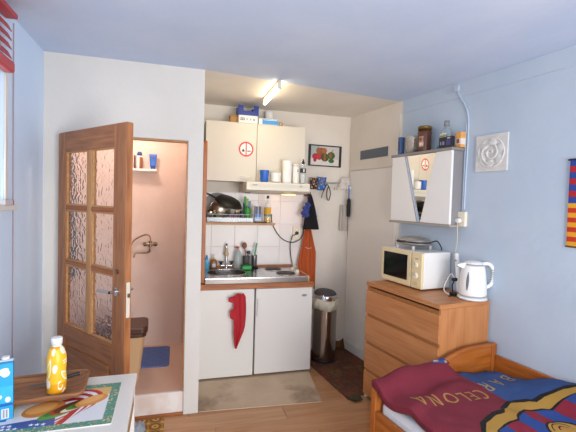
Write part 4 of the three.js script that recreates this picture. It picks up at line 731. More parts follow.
{ // conduit, socket, plaque, flag
  const blueP = M('#bccbdd', 0.7);
  let t = rwThing('wall_conduit', 'pale blue cable running up the right wall beside the cabinet', 'cable', 0, 0, 0);
  part('lead', tube([[-0.006, 1.64, 1.625], [-0.006, 1.9, 1.628], [-0.006, 2.20, 1.632], [-0.007, 2.36, 1.625], [-0.008, 2.44, 1.595], [-0.010, 2.50, 1.555], [-0.012, 2.56, 1.520]], 0.006, 50), blueP, t);
  part('lead', tube([[-0.008, 1.64, 1.612], [-0.008, 2.30, 1.614]], 0.004, 4), blueP, t);
  part('junction_box', box(0.016, 0.045, 0.050, -0.0145, 2.588, 1.510, 0.006), blueP, t);
  part('side_lead', tube([[-0.012, 2.588, 1.485], [-0.012, 2.58, 1.44], [-0.011, 2.575, 1.41]], 0.006, 10), blueP, t);
  for (const y of [1.85, 2.15, 2.42]) part('clip', box(0.010, 0.012, 0.024, -0.0052, y, 1.622, 0.003), blueP, t);
  t = rwThing('wall_socket', 'cream surface socket on the blue wall below the cabinet edge', 'socket', 1.612, 1.565, 0.0005);
  part('plate', box(0.030, 0.115, 0.092, -0.0155, 0, 0, 0.006), mat.creamPlastic, t); part('outlet', lathe([[0.028, 0], [0.028, 0.003], [0.020, 0.003], [0.019, 0.0]], 24).rotateZ(Math.PI / 2).translate(-0.031, -0.012, 0.0), M('#d9cdb4', 0.5), t);
  part('plug', [cyl(0.020, 0.016, 0.03, 0, 0, 0).rotateZ(Math.PI / 2).translate(-0.0315, -0.012, 0)], mat.whitePlastic, t);
  t = rwThing('socket_lead', 'white lead hanging from the wall socket behind the kettle', 'cable', 0, 0, 0);
  part('lead', tube([[-0.052, 1.545, 1.612], [-0.055, 1.50, 1.612], [-0.04, 1.42, 1.605], [-0.014, 1.33, 1.57], [-0.010, 1.20, 1.55], [-0.010, 1.12, 1.55]], 0.0035, 40), M('#cfc6b6', 0.6), t);
  t = rwThing('relief_plaque', 'square white plaster plaque with a raised spiral rose', 'plaque', 1.845, 2.052, 0.001);
  part('panel', slab(-0.014, 0, -0.133, 0.133, -0.130, 0.130, 0.004), MT(mottle('#cfcfcd', '#d9d8d4', 0.2, 8), 0.85), t);
  const pm = MT(mottle('#cfcfcd', '#d9d8d4', 0.2, 8), 0.85);
  const sp = []; for (let i = 0; i <= 60; i++) { const a = i / 60 * Math.PI * 3.6, r = 0.012 + 0.0062 * a; sp.push([-0.017, r * Math.sin(a), r * Math.cos(a)]); }
  part('relief', [tube(sp, 0.008, 120, 8), ...[0, 1, 2, 3, 4, 5].map(k => ball(0.034, 0, 0, 0, 0.28, 1, 1).translate(-0.013, 0.078 * Math.sin(k * 1.047 + 0.4), 0.078 * Math.cos(k * 1.047 + 0.4)))], pm, t);
  part('relief_ring', new THREE.TorusGeometry(0.104, 0.006, 8, 48).rotateY(Math.PI / 2).translate(-0.014, 0, 0), pm, t);
  t = rwThing('striped_flag', 'red, blue and yellow striped pennant hanging on the blue wall', 'flag', 2.385, 1.695, 0.004);
  const fl = canvasTex(64, 256, (c, w, h) => { const half = h / 2; for (let i = 0; i < 7; i++) { c.fillStyle = i % 2 ? '#b3202c' : '#27479a'; c.fillRect(0, i * half / 7, w, half / 7 + 1); } for (let i = 0; i < 9; i++) { c.fillStyle = i % 2 ? '#c8321f' : '#e6a62a'; c.fillRect(0, half + i * half / 9, w, half / 9 + 1); } });
  part('cloth', sheet(10, 20, (u, v) => [-0.004 - 0.004 * Math.sin(u * 5 + v * 2), -0.25 + v * 0.51, u * 0.36], 0.003, (a, b) => [a, b]), print(fl, 0.9), t);
  part('top_rod', rod([-0.005, 0.262, -0.012], [-0.005, 0.262, 0.372], 0.006), mat.black, t); part('bottom_rod', rod([-0.006, -0.252, -0.004], [-0.006, -0.252, 0.364], 0.005), M('#5a3a24', 0.6), t);
}

// ---------------------------------------------------------------- chest of drawers
{
  const t = rwThing('chest_of_drawers', 'beech chest of four wide drawers against the right wall', 'chest', 1.065, 0, 0.012);
  const W = 0.826, D = 0.472, Ht = 1.0;
  part('top', slab(-D, 0, Ht - 0.030, Ht, 0, W, 0.003), mat.beech, t);
  part('side', slab(-D + 0.012, 0, 0.03, Ht - 0.0305, 0, 0.02, 0.002), mat.beech, t, { swap: true }); part('side', slab(-D + 0.012, 0, 0.03, Ht - 0.0305, W - 0.02, W, 0.002), mat.beech, t, { swap: true });
  part('back', slab(-0.008, -0.001, 0.04, Ht - 0.031, 0.021, W - 0.021), mat.beech, t);
  const ys = [0.035, 0.262, 0.497, 0.733, 0.955];
  for (let k = 0; k < 4; k++) {
    const f = part('drawer', [slab(-D, -D + 0.020, ys[k], ys[k + 1] - 0.026, 0.003, W - 0.003, 0.003), slab(-D + 0.0205, -0.02, ys[k] + 0.02, ys[k + 1] - 0.06, 0.025, W - 0.025)], mat.beech, t);
    part('grip_rail', slab(-D + 0.012, -D + 0.030, ys[k + 1] - 0.0255, ys[k + 1] - 0.0005, 0.0205, W - 0.0205), M('#a06b3c', 0.6), f);
  }
  for (const [x, z] of [[-D + 0.03, 0.012], [-D + 0.03, W - 0.012], [-0.03, 0.012], [-0.03, W - 0.012]]) part('foot', box(0.03, 0.030, 0.02, x, 0.015, z, 0.003), M('#cfc9c0', 0.6), t);
}
{
  const t = rwThing('microwave', 'white microwave oven with dark door on the chest of drawers', 'microwave', 1.035, 1.0005, 0.015);
  const w = 0.49, d = 0.272, y0 = 0.012, h = 0.283, cream = M('#ead9ae', 0.4);
  part('casing', slab(-d, 0, y0, y0 + h, 0, w, 0.006), mat.whitePlastic, t);
  const dr = part('door', slab(-d - 0.024, -d - 0.0005, y0, y0 + h - 0.003, 0.0, 0.368, 0.005), cream, t);
  part('door_window', slab(-d - 0.0265, -d - 0.0245, y0 + 0.045, y0 + h - 0.035, 0.035, 0.330, 0.001), M('#101013', 0.12), dr);
  part('door_edge', slab(-d - 0.020, -d - 0.0005, y0 + 0.002, y0 + h - 0.005, 0.3685, 0.376, 0.001), mat.grey, t);
  const cp = part('control_panel', slab(-d - 0.024, -d - 0.0005, y0, y0 + h - 0.003, 0.3765, w, 0.005), cream, t);
  for (const y of [0.185, 0.10]) { part('dial', lathe([[0, 0.016], [0.020, 0.016], [0.024, 0.012], [0.026, 0.0], [0, 0]], 26).rotateZ(Math.PI / 2).translate(-d - 0.0243, y0 + y, 0.432), M('#efe6cf', 0.4), cp); part('dial_mark', slab(-d - 0.043, -d - 0.0405, y0 + y - 0.002, y0 + y + 0.018, 0.430, 0.434), mat.grey, cp); }
  part('release_button', slab(-d - 0.028, -d - 0.0243, y0 + 0.025, y0 + 0.05, 0.412, 0.452, 0.001), M('#d8c89e', 0.4), cp);
  part('badge', slab(-d - 0.0252, -d - 0.0243, y0 + 0.228, y0 + 0.236, 0.415, 0.449), mat.grey, cp);
  for (const [x, z] of [[-d + 0.03, 0.04], [-d + 0.03, w - 0.04], [-0.03, 0.04], [-0.03, w - 0.04]]) part('foot', cyl(0.014, 0.014, 0.0118, x, 0, z, 14), mat.black, t);
}
{
  const t = rwThing('contact_grill', 'round steel sandwich grill standing on the microwave', 'grill', 1.255, 1.2965, 0.155);
  t.scale.set(1.12, 1.25, 1.12);
  const gm = M('#b5b2ae', 0.35, { metalness: 0.7 });
  for (const [x, z] of [[-0.08, -0.085], [-0.08, 0.085], [0.08, -0.085], [0.08, 0.085]]) part('foot', cyl(0.010, 0.013, 0.026, x, 0, z, 14), M('#c3c1be', 0.5), t);
  part('lower_shell', lathe([[0, 0.026], [0.105, 0.0265], [0.132, 0.036], [0.138, 0.046], [0, 0.046]], 44).scale(0.85, 1, 1), gm, t);
  part('gasket', lathe([[0, 0.0463], [0.134, 0.0465], [0.134, 0.051], [0, 0.0512]], 44).scale(0.85, 1, 1), mat.black, t);
  part('upper_shell', lathe([[0, 0.082], [0.05, 0.081], [0.10, 0.074], [0.132, 0.061], [0.138, 0.0515], [0, 0.0514]], 44).scale(0.85, 1, 1), gm, t);
  part('handle', tube([[-0.110, 0.052, -0.035], [-0.140, 0.053, -0.02], [-0.140, 0.053, 0.02], [-0.110, 0.052, 0.035]], 0.007, 24), mat.black, t);
  part('cord', tube([[0.10, 0.042, 0.06], [0.10, 0.060, 0.12], [0.09, 0.055, 0.155], [0.10, 0.02, 0.175], [0.11, 0.006, 0.168]], 0.004, 24), mat.blackRubber, t);
}
{
  const t = rwThing('electric_kettle', 'white electric kettle with a grey level strip on the chest', 'kettle', 1.825, 1.0005, 0.112, -0.5);
  t.scale.set(1.18, 1.14, 1.18);
  part('power_base', lathe([[0, 0], [0.082, 0.001], [0.085, 0.010], [0.078, 0.022], [0, 0.023]], 40), M('#e4e4e2', 0.4), t);
  part('body', lathe([[0, 0.0235], [0.074, 0.024], [0.080, 0.036], [0.078, 0.09], [0.070, 0.17], [0.064, 0.205], [0.058, 0.218], [0, 0.219]], 44), mat.whitePlastic, t);
  part('lid', lathe([[0, 0.243], [0.03, 0.242], [0.052, 0.232], [0.058, 0.2195], [0, 0.2193]], 40), mat.whitePlastic, t);
  part('spout', extrude([[0, 0], [0.05, 0.022], [0.048, 0.035], [0.0, 0.045]], 0.030, 0.004).translate(0, 0, -0.015).rotateY(Math.PI).translate(-0.050, 0.185, 0), mat.whitePlastic, t);
  part('handle', tube([[0.050, 0.222, 0], [0.085, 0.226, 0], [0.112, 0.200, 0], [0.118, 0.15, 0], [0.108, 0.10, 0], [0.080, 0.075, 0]], 0.012, 36, 10), mat.whitePlastic, t);
  for (let k = 0; k < 7; k++) part('grip_rib', new THREE.TorusGeometry(0.0122, 0.0022, 6, 16).rotateX(Math.PI / 2).translate(0.1185 - Math.abs(k - 2) * 0.001, 0.115 + k * 0.012, 0), mat.grey, t);
  const lv = g => g.rotateY(-0.75);
  part('level_window', lv(sheet(4, 10, (u, v) => { const r = 0.080 - 0.012 * v, a = (u - 0.5) * (0.05 + 0.17 * Math.sin(v * Math.PI)); return [r * Math.sin(a), 0.065 + v * 0.11, r * Math.cos(a)]; }, 0.004)), M('#6d7076', 0.3), t);
}
{
  let t = rwThing('adaptor_lead', 'black plug and tangled leads between microwave and kettle', 'cable', 1.665, 1.0005, 0.118);
  part('plug', [box(0.035, 0.026, 0.032, -0.02, 0.115, 0.02, 0.008)], mat.black, t); part('adaptor', box(0.034, 0.028, 0.05, -0.055, 0.0145, 0.045, 0.008), mat.black, t);
  part('lead', tube([[-0.02, 0.105, 0.02], [-0.03, 0.07, 0.01], [-0.035, 0.03, 0.02], [-0.055, 0.02, 0.04], [-0.075, 0.008, 0.045], [-0.09, 0.006, 0.06], [-0.12, 0.006, 0.065]], 0.004, 40), mat.blackRubber, t);
  part('white_lead', tube([[-0.02, 0.12, 0.02], [-0.01, 0.15, -0.02], [-0.02, 0.10, -0.05], [-0.05, 0.03, -0.05], [-0.07, 0.008, 0.01], [-0.03, 0.006, 0.05]], 0.004, 40), mat.whitePlastic, t);
  t = rwThing('white_handset', 'white stick shaped appliance leaning behind the kettle', 'appliance', 1.68, 1.0005, 0.072);
  part('stick', rod([-0.02, 0.018, 0.01], [0.045, 0.28, -0.085], 0.017, 18), mat.whitePlastic, t); part('tip', ball(0.019, 0.045, 0.282, -0.086), mat.whitePlastic, t); part('switch', ball(0.006, 0.014, 0.245, -0.066), mat.grey, t);
}

// ---------------------------------------------------------------- bed
const BS = 1.925;                                        // distance of the foot end along the right wall
{
  const t = rwThing('bed', 'orange pine single bed along the right wall', 'bed', BS, 0, 0.004);
  const L = 2.06, Wd = 1.045;
  // end panel with a curve that rises to the wall
  const top = []; for (let i = 0; i <= 14; i++) { const u = i / 14; top.push([-Wd + 0.06 + u * (Wd - 0.12), 0.535 + 0.165 * (u < 0.3 ? 0 : Math.sin(Math.min(1, (u - 0.3) / 0.52) * Math.PI / 2))]); }
  part('foot_panel', extrude([[-Wd + 0.06, 0.22], ...[[-0.06, 0.22]], ...top.slice().reverse()], 0.026, 0.004).translate(0, 0, 0.008), mat.bedWood, t);
  part('panel_cap', tube(top.map(([x, y]) => [x, y - 0.004, 0.021]), 0.018, 30, 8), mat.bedWood, t);
  part('post', slab(-0.058, -0.006, 0, 0.715, 0, 0.046, 0.014), mat.bedWood, t, { swap: true });
  part('post', slab(-Wd, -Wd + 0.058, 0, 0.555, 0, 0.046, 0.010), mat.bedWood, t, { swap: true });
  part('side_rail', slab(-Wd + 0.004, -Wd + 0.030, 0.24, 0.435, 0.0465, L - 0.05, 0.005), mat.bedWood, t);
  part('wall_rail', slab(-0.034, -0.006, 0.30, 0.635, 0.0465, L - 0.05, 0.006), mat.bedWood, t);
  part('post', slab(-0.058, -0.006, 0, 0.80, L - 0.046, L, 0.014), mat.bedWood, t); part('post', slab(-Wd, -Wd + 0.058, 0, 0.80, L - 0.046, L, 0.014), mat.bedWood, t);
  part('head_panel', slab(-Wd + 0.0585, -0.0585, 0.24, 0.76, L - 0.034, L - 0.010, 0.005), mat.bedWood, t);
  for (let k = 0; k < 9; k++) part('slat', slab(-Wd + 0.0305, -0.0345, 0.285, 0.300, 0.12 + k * 0.215, 0.20 + k * 0.215), mat.doorWoodLight, t);
  const m = rwThing('mattress', 'mattress in a white sheet on the pine bed', 'mattress', BS, 0.3005, 0.004);
  part('body', slab(-Wd + 0.034, -0.038, 0.0, 0.195, 0.055, L - 0.06, 0.035), MT(mottle('#d5d8de', '#e2e4e8', 0.5, 8), 0.95), m);
  part('sheet_hem', tube([[-Wd + 0.036, 0.16, 0.10], [-Wd + 0.032, 0.155, 0.9], [-Wd + 0.036, 0.16, 1.9]], 0.004, 30), M('#e6e7ea', 0.95), m);
}
{
  // duvet: canvas x = d (away from the wall), canvas up = s (towards the viewer)
  const d0 = 0.03, d1 = 1.13, s0 = 1.90, s1 = 3.75, PX = 900, PW = Math.round((d1 - d0) * PX), PH = Math.round((s1 - s0) * PX);
  const tex = canvasTex(PW, PH, (c, w, h) => {
    const X = d => (d - d0) * PX, Y = s => h - (s - s0) * PX, mid = 0.435;
    c.fillStyle = '#2f4c80'; c.fillRect(0, 0, w, h); c.fillStyle = '#782233'; c.fillRect(X(mid), 0, w, h);
    // woven noise
    for (let i = 0; i < 5000; i++) { c.fillStyle = i % 2 ? 'rgba(0,0,0,0.07)' : 'rgba(255,255,255,0.05)'; c.fillRect(rnd() * w, rnd() * h, 2 + rnd() * 5, 1 + rnd() * 2); }
    // crest
    const ctr = 0.44;
    const shield = (k) => { const o = []; const P = [[0, 2.365 + k], [0.10, 2.40 + k], [0.13, 2.425 + k], [0.20, 2.425 + k], [0.34 - k, 2.47 + k * 0.6], [0.43 - k, 2.56], [0.45 - k, 2.70], [0.45 - k, 2.95], [0.40 - k, 3.02], [0.44 - k, 3.12 - k], [0.2, 3.08 - k], [0, 3.14 - k]]; for (const [a, s] of P) o.push([ctr + a, s]); for (const [a, s] of P.slice().reverse()) o.push([ctr - a, s]); return o; };
    const fill = (pts, col) => { c.fillStyle = col; c.beginPath(); pts.forEach(([a, s], i) => i ? c.lineTo(X(a), Y(s)) : c.moveTo(X(a), Y(s))); c.closePath(); c.fill(); };
    fill(shield(0), '#15120f'); fill(shield(0.028), '#b48a3c'); fill(shield(0.098), '#15120f');
    c.save(); c.beginPath(); shield(0.112).forEach(([a, s], i) => i ? c.lineTo(X(a), Y(s)) : c.moveTo(X(a), Y(s))); c.closePath(); c.clip();
    for (let i = -4; i < 5; i++) { c.fillStyle = ((i + 8) % 2) ? '#27478c' : '#8a1f35'; c.fillRect(X(ctr + i * 0.095 - 0.0475), 0, 0.095 * PX + 1, h); }
    c.fillStyle = '#15120f'; c.fillRect(0, Y(2.90), w, 0.02 * PX); c.fillStyle = '#b48a3c'; c.fillRect(0, Y(2.90) - 0.09 * PX, w, 0.09 * PX);
    c.restore();
    c.fillStyle = '#15120f'; c.beginPath(); c.arc(X(0.43), Y(2.70), 0.105 * PX, 0, 7); c.fill(); c.fillStyle = '#bb8b3e'; c.beginPath(); c.arc(X(0.43), Y(2.70), 0.093 * PX, 0, 7); c.fill();
    c.strokeStyle = '#15120f'; c.lineWidth = 6; for (const r of [0.03, 0.06]) { c.beginPath(); c.arc(X(0.43), Y(2.70) + 0.02 * PX, r * PX, 0.3, 2.9); c.stroke(); }
    // lettering
    const put = [['B', 0.172, 2.172, 0.10], ['A', 0.298, 2.196, 0.06], ['R', 0.405, 2.206, 0.03], ['C', 0.520, 2.262, 0], ['E', 0.590, 2.262, 0], ['L', 0.655, 2.258, -0.02], ['O', 0.738, 2.242, -0.04], ['N', 0.838, 2.220, -0.08], ['A', 0.915, 2.192, -0.12]];
    c.textAlign = 'center'; c.textBaseline = 'middle'; c.lineWidth = 9; c.strokeStyle = '#a5843a';
    for (const [ch, d, s, a] of put) { c.save(); c.translate(X(d), Y(s)); c.rotate(-a); c.font = '112px sans-serif'; c.strokeStyle = '#a8873e'; c.lineWidth = 7; c.fillStyle = '#a8873e'; c.scale(0.92, 1.0); c.fillText(ch, 0, 0); c.restore(); }
  });
  const t = rwThing('duvet', 'maroon and blue football club duvet with gold lettering on the bed', 'duvet', 0, 0, 0);
  const sm = (a, b, x) => { const k = Math.max(0, Math.min(1, (x - a) / (b - a))); return k * k * (3 - 2 * k); };
  const hgt = (d, s) => {
    let h = 0.556;
    h += 0.016 * (fbm(d * 6, s * 6, 256, 256, 4) - 0.5) * 2 + 0.020 * Math.exp(-Math.pow((s - 2.10 - 0.22 * (d - 0.4)) / 0.05, 2)) * sm(0.45, 0.6, d);
    h += 0.080 * Math.exp(-Math.pow((s - 1.955) / 0.085, 2)) * sm(0.40, 0.52, d) * (1 - 0.55 * sm(0.75, 1.05, d));        // roll over the foot panel
    h += 0.105 * sm(2.15, 2.55, s) * (1 - sm(0.02, 0.34, d));                                                       // mound against the wall
    h += 0.012 * Math.sin((d * 9 + s * 5)) * sm(0.1, 0.3, d) * (1 - sm(0.35, 0.5, d)) * sm(2.0, 2.3, s);
    h -= 0.035 * (1 - sm(1.95, 2.12, s)) * (1 - sm(0.2, 0.45, d));
    h -= 0.03 * sm(0.98, 1.06, d) * sm(1.95, 2.1, s);
    return h;
  };
  const dEdge = v => 1.045 - 0.010 * sm(0.02, 0.2, v) + 0.010 * Math.sin(v * 24), dIn = v => 0.045 + 0.085 * (1 - sm(0.06, 0.25, v));
  const sEdge = u => 1.925 + 0.055 * (1 - sm(0.3, 0.45, u)) + 0.010 * Math.sin(u * 9);
  const fn = (u, v) => { const d = dIn(v) + u * (dEdge(v) - dIn(v)), s = sEdge(u) + v * (3.72 - sEdge(u)); return [-d, hgt(d, s), s]; };
  const uvf = (u, v) => { const [x, , s] = fn(u, v); return [(-x - d0) / (d1 - d0), (s - s0) / (s1 - s0)]; };
  part('cover', sheet(80, 130, fn, 0.040, uvf), print(tex, 0.95, { bumpMap: bumpTex(30, 0.05), bumpScale: 0.001 }), t);
  // fold of the underside lying up against the foot panel
  const ft = canvasTex(128, 32, (c, w, h) => { c.fillStyle = '#2b4a8e'; c.fillRect(0, 0, w, h); for (let i = 0; i < 14; i++) { c.fillStyle = ['#7c1f38', '#b48a3c', '#c9cdd6', '#15120f'][i % 4]; c.fillRect((i * 29) % 128, (i * 11) % 32, 9, 6); } });
  part('turned_corner', sheet(24, 8, (u, v) => [-(0.47 + u * 0.30), 0.632 - 0.03 * u + 0.020 * Math.sin(v * Math.PI) + 0.006 * Math.sin(u * 8), 1.915 + v * 0.055], 0.020), print(ft, 0.95), t, { label: 'blue patterned underside of the duvet' });
}

// ---------------------------------------------------------------- table in the left foreground
{
  const t = thing('side_table', 'white topped wooden table in the left foreground', 'table', [-0.185, 0, -2.150], 0.02);
  part('top', slab(-0.69, 0, 0.725, 0.75, 0, 1.15, 0.004), mat.whiteLacquer, t);
  part('apron', slab(-0.024, -0.010, 0.60, 0.7245, 0.045, 1.10), MT(woodTex('#b89468', '#9a7448', 0.7), 0.5), t); part('apron', slab(-0.64, -0.045, 0.60, 0.7245, 0.012, 0.028), mat.whiteLacquer, t);
  for (const [x, z] of [[-0.026, 0.024], [-0.66, 0.024], [-0.026, 1.12], [-0.66, 1.12]]) part('leg', slab(x - 0.018, x + 0.018, 0, 0.7245, z - 0.018, z + 0.018, 0.004), mat.whiteLacquer, t);
}
const TT = 0.7505;
{
  const t = thing('placemat', 'placemat printed with a burger, flag stripes and green border', 'placemat', [-0.245, TT, -2.045], 0.02);
  const W = 0.50, D = 0.37;
  // canvas: x along table (towards viewer), drawn in local frame: right = +x, down = +z
  const tx = canvasTex(1024, 760, (c, w, h) => {
    c.fillStyle = '#4d9484'; c.fillRect(0, 0, w, h);
    for (let i = 0; i < 900; i++) { const x = rnd() * w, y = rnd() * h; c.fillStyle = ['#d8b27a', '#e0c9a0', '#2f7a68', '#c98a5a'][i % 4]; c.beginPath(); c.ellipse(x, y, 6 + rnd() * 8, 4 + rnd() * 5, rnd() * 3, 0, 7); c.fill(); }
    const b = 78; c.fillStyle = '#dfe3ea'; c.fillRect(b, b, w - 2 * b, h - 2 * b); c.save(); c.beginPath(); c.rect(b, b, w - 2 * b, h - 2 * b); c.clip();
    c.fillStyle = '#d8b070'; c.fillRect(w - 280, b, 260, 150);
    // waving red and white stripes on the right
    for (let i = 0; i < 5; i++) { c.strokeStyle = i % 2 ? '#e8ebf2' : '#b5262e'; c.lineWidth = 52; c.beginPath(); c.moveTo(560, 105 + i * 46); c.bezierCurveTo(700, 90 + i * 34, 920 - i * 40, 120 + i * 40, 850 - i * 34, 330 + i * 22); c.bezierCurveTo(800 - i * 34, 480 + i * 20, 640, 560 + i * 30, 500, 700 + i * 40); c.stroke(); }
    // starred blue canton
    c.fillStyle = '#2b509c'; c.beginPath(); c.moveTo(60, 620); c.bezierCurveTo(260, 560, 420, 580, 560, 520); c.lineTo(600, 760); c.lineTo(60, 760); c.fill();
    c.fillStyle = '#f2f4f8'; for (let i = 0; i < 16; i++) { const x = 120 + (i * 97) % 440, y = 610 + (i * 53) % 130, r = 24; c.beginPath(); for (let k = 0; k < 10; k++) { const a = k * Math.PI / 5, q = k % 2 ? r * 0.42 : r; k ? c.lineTo(x + q * Math.sin(a), y - q * Math.cos(a)) : c.moveTo(x, y - q); } c.fill(); }
    // ketchup packs at the left
    c.fillStyle = '#e0b23a'; c.fillRect(90, 300, 110, 120); c.fillStyle = '#b3262c'; c.fillRect(96, 400, 110, 80); c.fillStyle = '#3a64b0'; c.fillRect(100, 470, 100, 70);
    // burger
    c.translate(70, -60); c.scale(1.12, 1.12);
    const el = (x, y, a, bb, rot, col) => { c.fillStyle = col; c.beginPath(); c.ellipse(x, y, a, bb, rot, 0, 7); c.fill(); };
    el(330, 400, 150, 110, -0.5, '#c9803c'); el(310, 385, 110, 72, -0.5, '#e2a860'); el(450, 480, 150, 60, -0.6, '#4d9a3a'); el(470, 440, 140, 48, -0.6, '#2f7a2c'); el(500, 430, 130, 60, -0.6, '#a83a32'); el(530, 400, 140, 62, -0.6, '#5a2f1c'); el(560, 420, 120, 34, -0.6, '#ecdcc4'); el(600, 380, 130, 44, -0.6, '#3f8a34'); el(620, 360, 110, 30, -0.6, '#6a3420'); el(660, 340, 130, 70, -0.6, '#d9924a'); el(650, 325, 100, 46, -0.6, '#e6b06a');
    c.restore();
  });
  part('board', extrude(roundRect(-W, 0, -D, 0, 0.008), 0.003, 0.0006).rotateX(-Math.PI / 2), M('#e8e6e0', 0.5), t);
  part('printed_face', new THREE.PlaneGeometry(W - 0.004, D - 0.004).rotateX(-Math.PI / 2).translate(-W / 2, 0.0044, D / 2), print(tx, 0.35), t);
}
{
  const t = thing('chopping_board', 'worn brown wooden tray board under the yellow bottle', 'board', [-0.60, TT + 0.0045, -1.995], 0.10);
  // dished board with a raised rim
  const hx = 0.20, hz = 0.125;
  part('board', sheet(40, 28, (u, v) => { const x = (u - 0.5) * 2, z = (v - 0.5) * 2, k = Math.pow(Math.max(Math.abs(x), Math.abs(z)), 6); const c = 1 - 0.05 * Math.pow(Math.abs(x * z), 3); return [-x * hx * c, 0.010 + 0.022 * k, z * hz * c]; }, 0.018), mat.board, t);
  part('rim', tube(roundRect(-hx, hx, -hz, hz, 0.03).concat([[hx - 0.03, -hz]]).map(([x, z]) => [x, 0.034, z]), 0.009, 90, 8), mat.board, t);
}
{
  const t = thing('knife', 'black handled knife lying on the wooden tray board', 'knife', [-0.478, TT + 0.036, -2.045], 0.25);
  part('handle', tube([[-0.055, 0.012, 0], [-0.01, 0.018, 0], [0.045, 0.0245, 0]], 0.0085, 16), mat.black, t); part('blade', slab(-0.16, -0.056, 0.001, 0.003, -0.009, 0.009, 0.0008), M('#6d665f', 0.45, { metalness: 0.8 }), t); for (const x of [-0.03, 0.015]) part('rivet', cyl(0.003, 0.003, 0.003, x, 0.0235 + x * 0.1, 0, 10), mat.chrome, t);
}
{
  const t = thing('yellow_drink_bottle', 'yellow banana drink bottle with white cap on the tray board', 'bottle', [-0.505, TT + 0.0285, -1.945], 0.4);
  const tx = canvasTex(512, 512, (c, w, h) => {
    c.fillStyle = '#f0a818'; c.fillRect(0, 0, w, h); c.fillStyle = '#f7c02c'; c.fillRect(0, 90, w, 260);
    c.strokeStyle = '#fbf6e4'; c.lineWidth = 9;
    for (let k = 0; k < 2; k++) { const o = k * 256;
      c.fillStyle = '#f6efda'; c.beginPath(); c.ellipse(o + 70, 90, 44, 56, 0.2, 0, 7); c.fill(); c.beginPath(); c.ellipse(o + 160, 350, 34, 26, 0, 0, 7); c.fill(); c.beginPath(); c.ellipse(o + 210, 110, 20, 40, 0, 0, 7); c.fill();
      c.fillStyle = '#f8d850'; c.beginPath(); c.moveTo(o + 30, 270); c.quadraticCurveTo(o + 130, 320, o + 190, 180); c.quadraticCurveTo(o + 215, 330, o + 90, 338); c.quadraticCurveTo(o + 40, 330, o + 30, 270); c.fill(); c.stroke();
      c.fillStyle = '#f6efda'; c.beginPath(); c.ellipse(o + 110, 150, 26, 18, 0.5, 0, 7); c.fill(); c.beginPath(); c.ellipse(o + 230, 250, 20, 30, 0.3, 0, 7); c.fill(); c.beginPath(); c.arc(o + 130, 440, 22, 0, 5); c.stroke(); c.beginPath(); c.arc(o + 20, 360, 20, 0, 5); c.stroke(); c.beginPath(); c.arc(o + 70, 420, 34, 0, 5); c.stroke(); c.beginPath(); c.arc(o + 200, 430, 26, 1, 6); c.stroke(); c.beginPath(); c.moveTo(o + 40, 200); c.lineTo(o + 130, 190); c.stroke(); c.beginPath(); c.moveTo(o + 44, 222); c.lineTo(o + 110, 214); c.stroke();
    }
  });
  part('body', lathe([[0, 0.0], [0.034, 0.001], [0.038, 0.010], [0.040, 0.06], [0.037, 0.095], [0.040, 0.135], [0.039, 0.165], [0.030, 0.195], [0.021, 0.21], [0, 0.211]], 36), print(tx, 0.35), t);
  part('neck', cyl(0.019, 0.018, 0.008, 0, 0.2112, 0), M('#f0e9d8', 0.5), t);
  part('cap', lathe([[0, 0.249], [0.020, 0.249], [0.023, 0.245], [0.023, 0.2195], [0, 0.2193]], 28), M('#f2f2f0', 0.45), t);
}
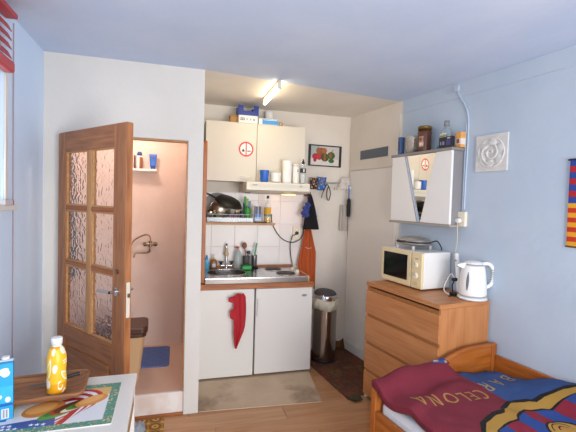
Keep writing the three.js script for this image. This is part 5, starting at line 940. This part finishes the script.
{
  const t = thing('milk_carton', 'bright blue drink carton at the left edge of the table', 'carton', [-0.677, TT + 0.0045, -1.815], 0.30);
  const W = 0.095, D = 0.065, Hh = 0.228;
  const face = canvasTex(256, 512, (c, w, h) => { c.fillStyle = '#1fa5e0'; c.fillRect(0, 0, w, h); c.fillStyle = '#35b8ee'; c.fillRect(0, h * 0.4, w, h * 0.3); c.fillStyle = '#eef4f8'; for (const [x, y, a, b] of [[150, 70, 70, 26], [190, 90, 40, 30], [70, 150, 40, 16], [60, 240, 46, 34], [130, 300, 30, 20], [210, 330, 26, 26], [60, 380, 40, 14]]) { c.beginPath(); c.ellipse(x, y, a, b, -0.3, 0, 7); c.fill(); } c.fillStyle = '#1668b8'; c.fillRect(0, h - 150, w, 26); c.fillStyle = '#f0f0f0'; c.fillRect(150, h - 100, 70, 90); c.fillStyle = '#333'; for (let i = 0; i < 5; i++) c.fillRect(158 + i * 12, h - 92, 3 + i % 2 * 3, 74); });
  const side = canvasTex(64, 512, (c, w, h) => { c.fillStyle = '#2f86b8'; c.fillRect(0, 0, w, h); c.fillStyle = '#cfd8d4'; for (let i = 0; i < 8; i++) c.fillRect(10, 60 + i * 30, 40, 6); c.fillStyle = '#8fae3c'; c.fillRect(0, h - 110, w, 110); });
  part('body', box(W, Hh, D, 0, Hh / 2, 0, 0.002), M('#2aa2da', 0.4), t);
  part('front_print', new THREE.PlaneGeometry(W - 0.002, Hh - 0.002).translate(0, Hh / 2, D / 2 + 0.0006), print(face, 0.4), t);
  part('side_print', new THREE.PlaneGeometry(D - 0.002, Hh - 0.002).rotateY(Math.PI / 2).translate(W / 2 + 0.0006, Hh / 2, 0), print(side, 0.4), t);
  part('top_flap', box(W, 0.003, 0.02, 0, Hh + 0.002, 0, 0.001), M('#e3eef4', 0.5), t); part('screw_cap', lathe([[0, 0.012], [0.013, 0.012], [0.014, 0.010], [0.014, 0]], 20, 0.02, Hh + 0.0005, -0.018), mat.whitePlastic, t);
}
// on the floor beside the table
{
  let t = thing('pattern_rug', 'small brown and yellow ornamental rug by the shower step', 'rug', [-0.27, 0.0005, -2.80]);
  const tx = canvasTex(256, 256, (c, w) => { c.fillStyle = '#9a7038'; c.fillRect(0, 0, w, w); for (let y = 0; y < 4; y++) for (let x = 0; x < 4; x++) { const cx = 32 + x * 64, cy = 32 + y * 64; c.strokeStyle = '#5f4020'; c.lineWidth = 6; c.beginPath(); c.arc(cx, cy, 24, 0, 7); c.stroke(); c.fillStyle = '#c9a24e'; c.beginPath(); c.arc(cx, cy, 15, 0, 7); c.fill(); c.fillStyle = '#6a3a22'; c.beginPath(); c.arc(cx, cy, 6, 0, 7); c.fill(); c.fillStyle = '#c9a24e'; c.beginPath(); c.arc(cx + 32, cy + 32, 8, 0, 7); c.fill(); } });
  tx.wrapS = tx.wrapT = THREE.RepeatWrapping; tx.repeat.set(2.6, 2.6);
  part('pile', extrude(roundRect(-0.32, 0.205, -0.30, 0.25, 0.015), 0.006, 0.002).rotateX(-Math.PI / 2), Object.assign(print(tx, 0.95), { userData: { metric: true } }), t);
  t = thing('grey_cloth', 'crumpled grey blue cloth on the rug beside the table', 'cloth', [-0.30, 0.009, -2.90]);
  part('cloth', sheet(36, 30, (u, v) => { const x = (u - 0.5) * 2, z = (v - 0.5) * 2, r = Math.min(1, Math.hypot(x, z)); const lump = 0.085 * Math.max(0, 1 - r * r) * (0.55 + 0.45 * Math.abs(Math.sin(u * 8 + 0.6))) + 0.012 * fbm(u * 9, v * 9, 256, 256, 3); return [x * 0.11 * (1 - 0.12 * Math.abs(z)), 0.004 + lump, z * 0.12 * (1 - 0.12 * Math.abs(x))]; }, 0.006), MT(mottle('#8a96a2', '#a3adb6', 0.1, 10), 0.98), t);
}

renderer.render(scene, camera);
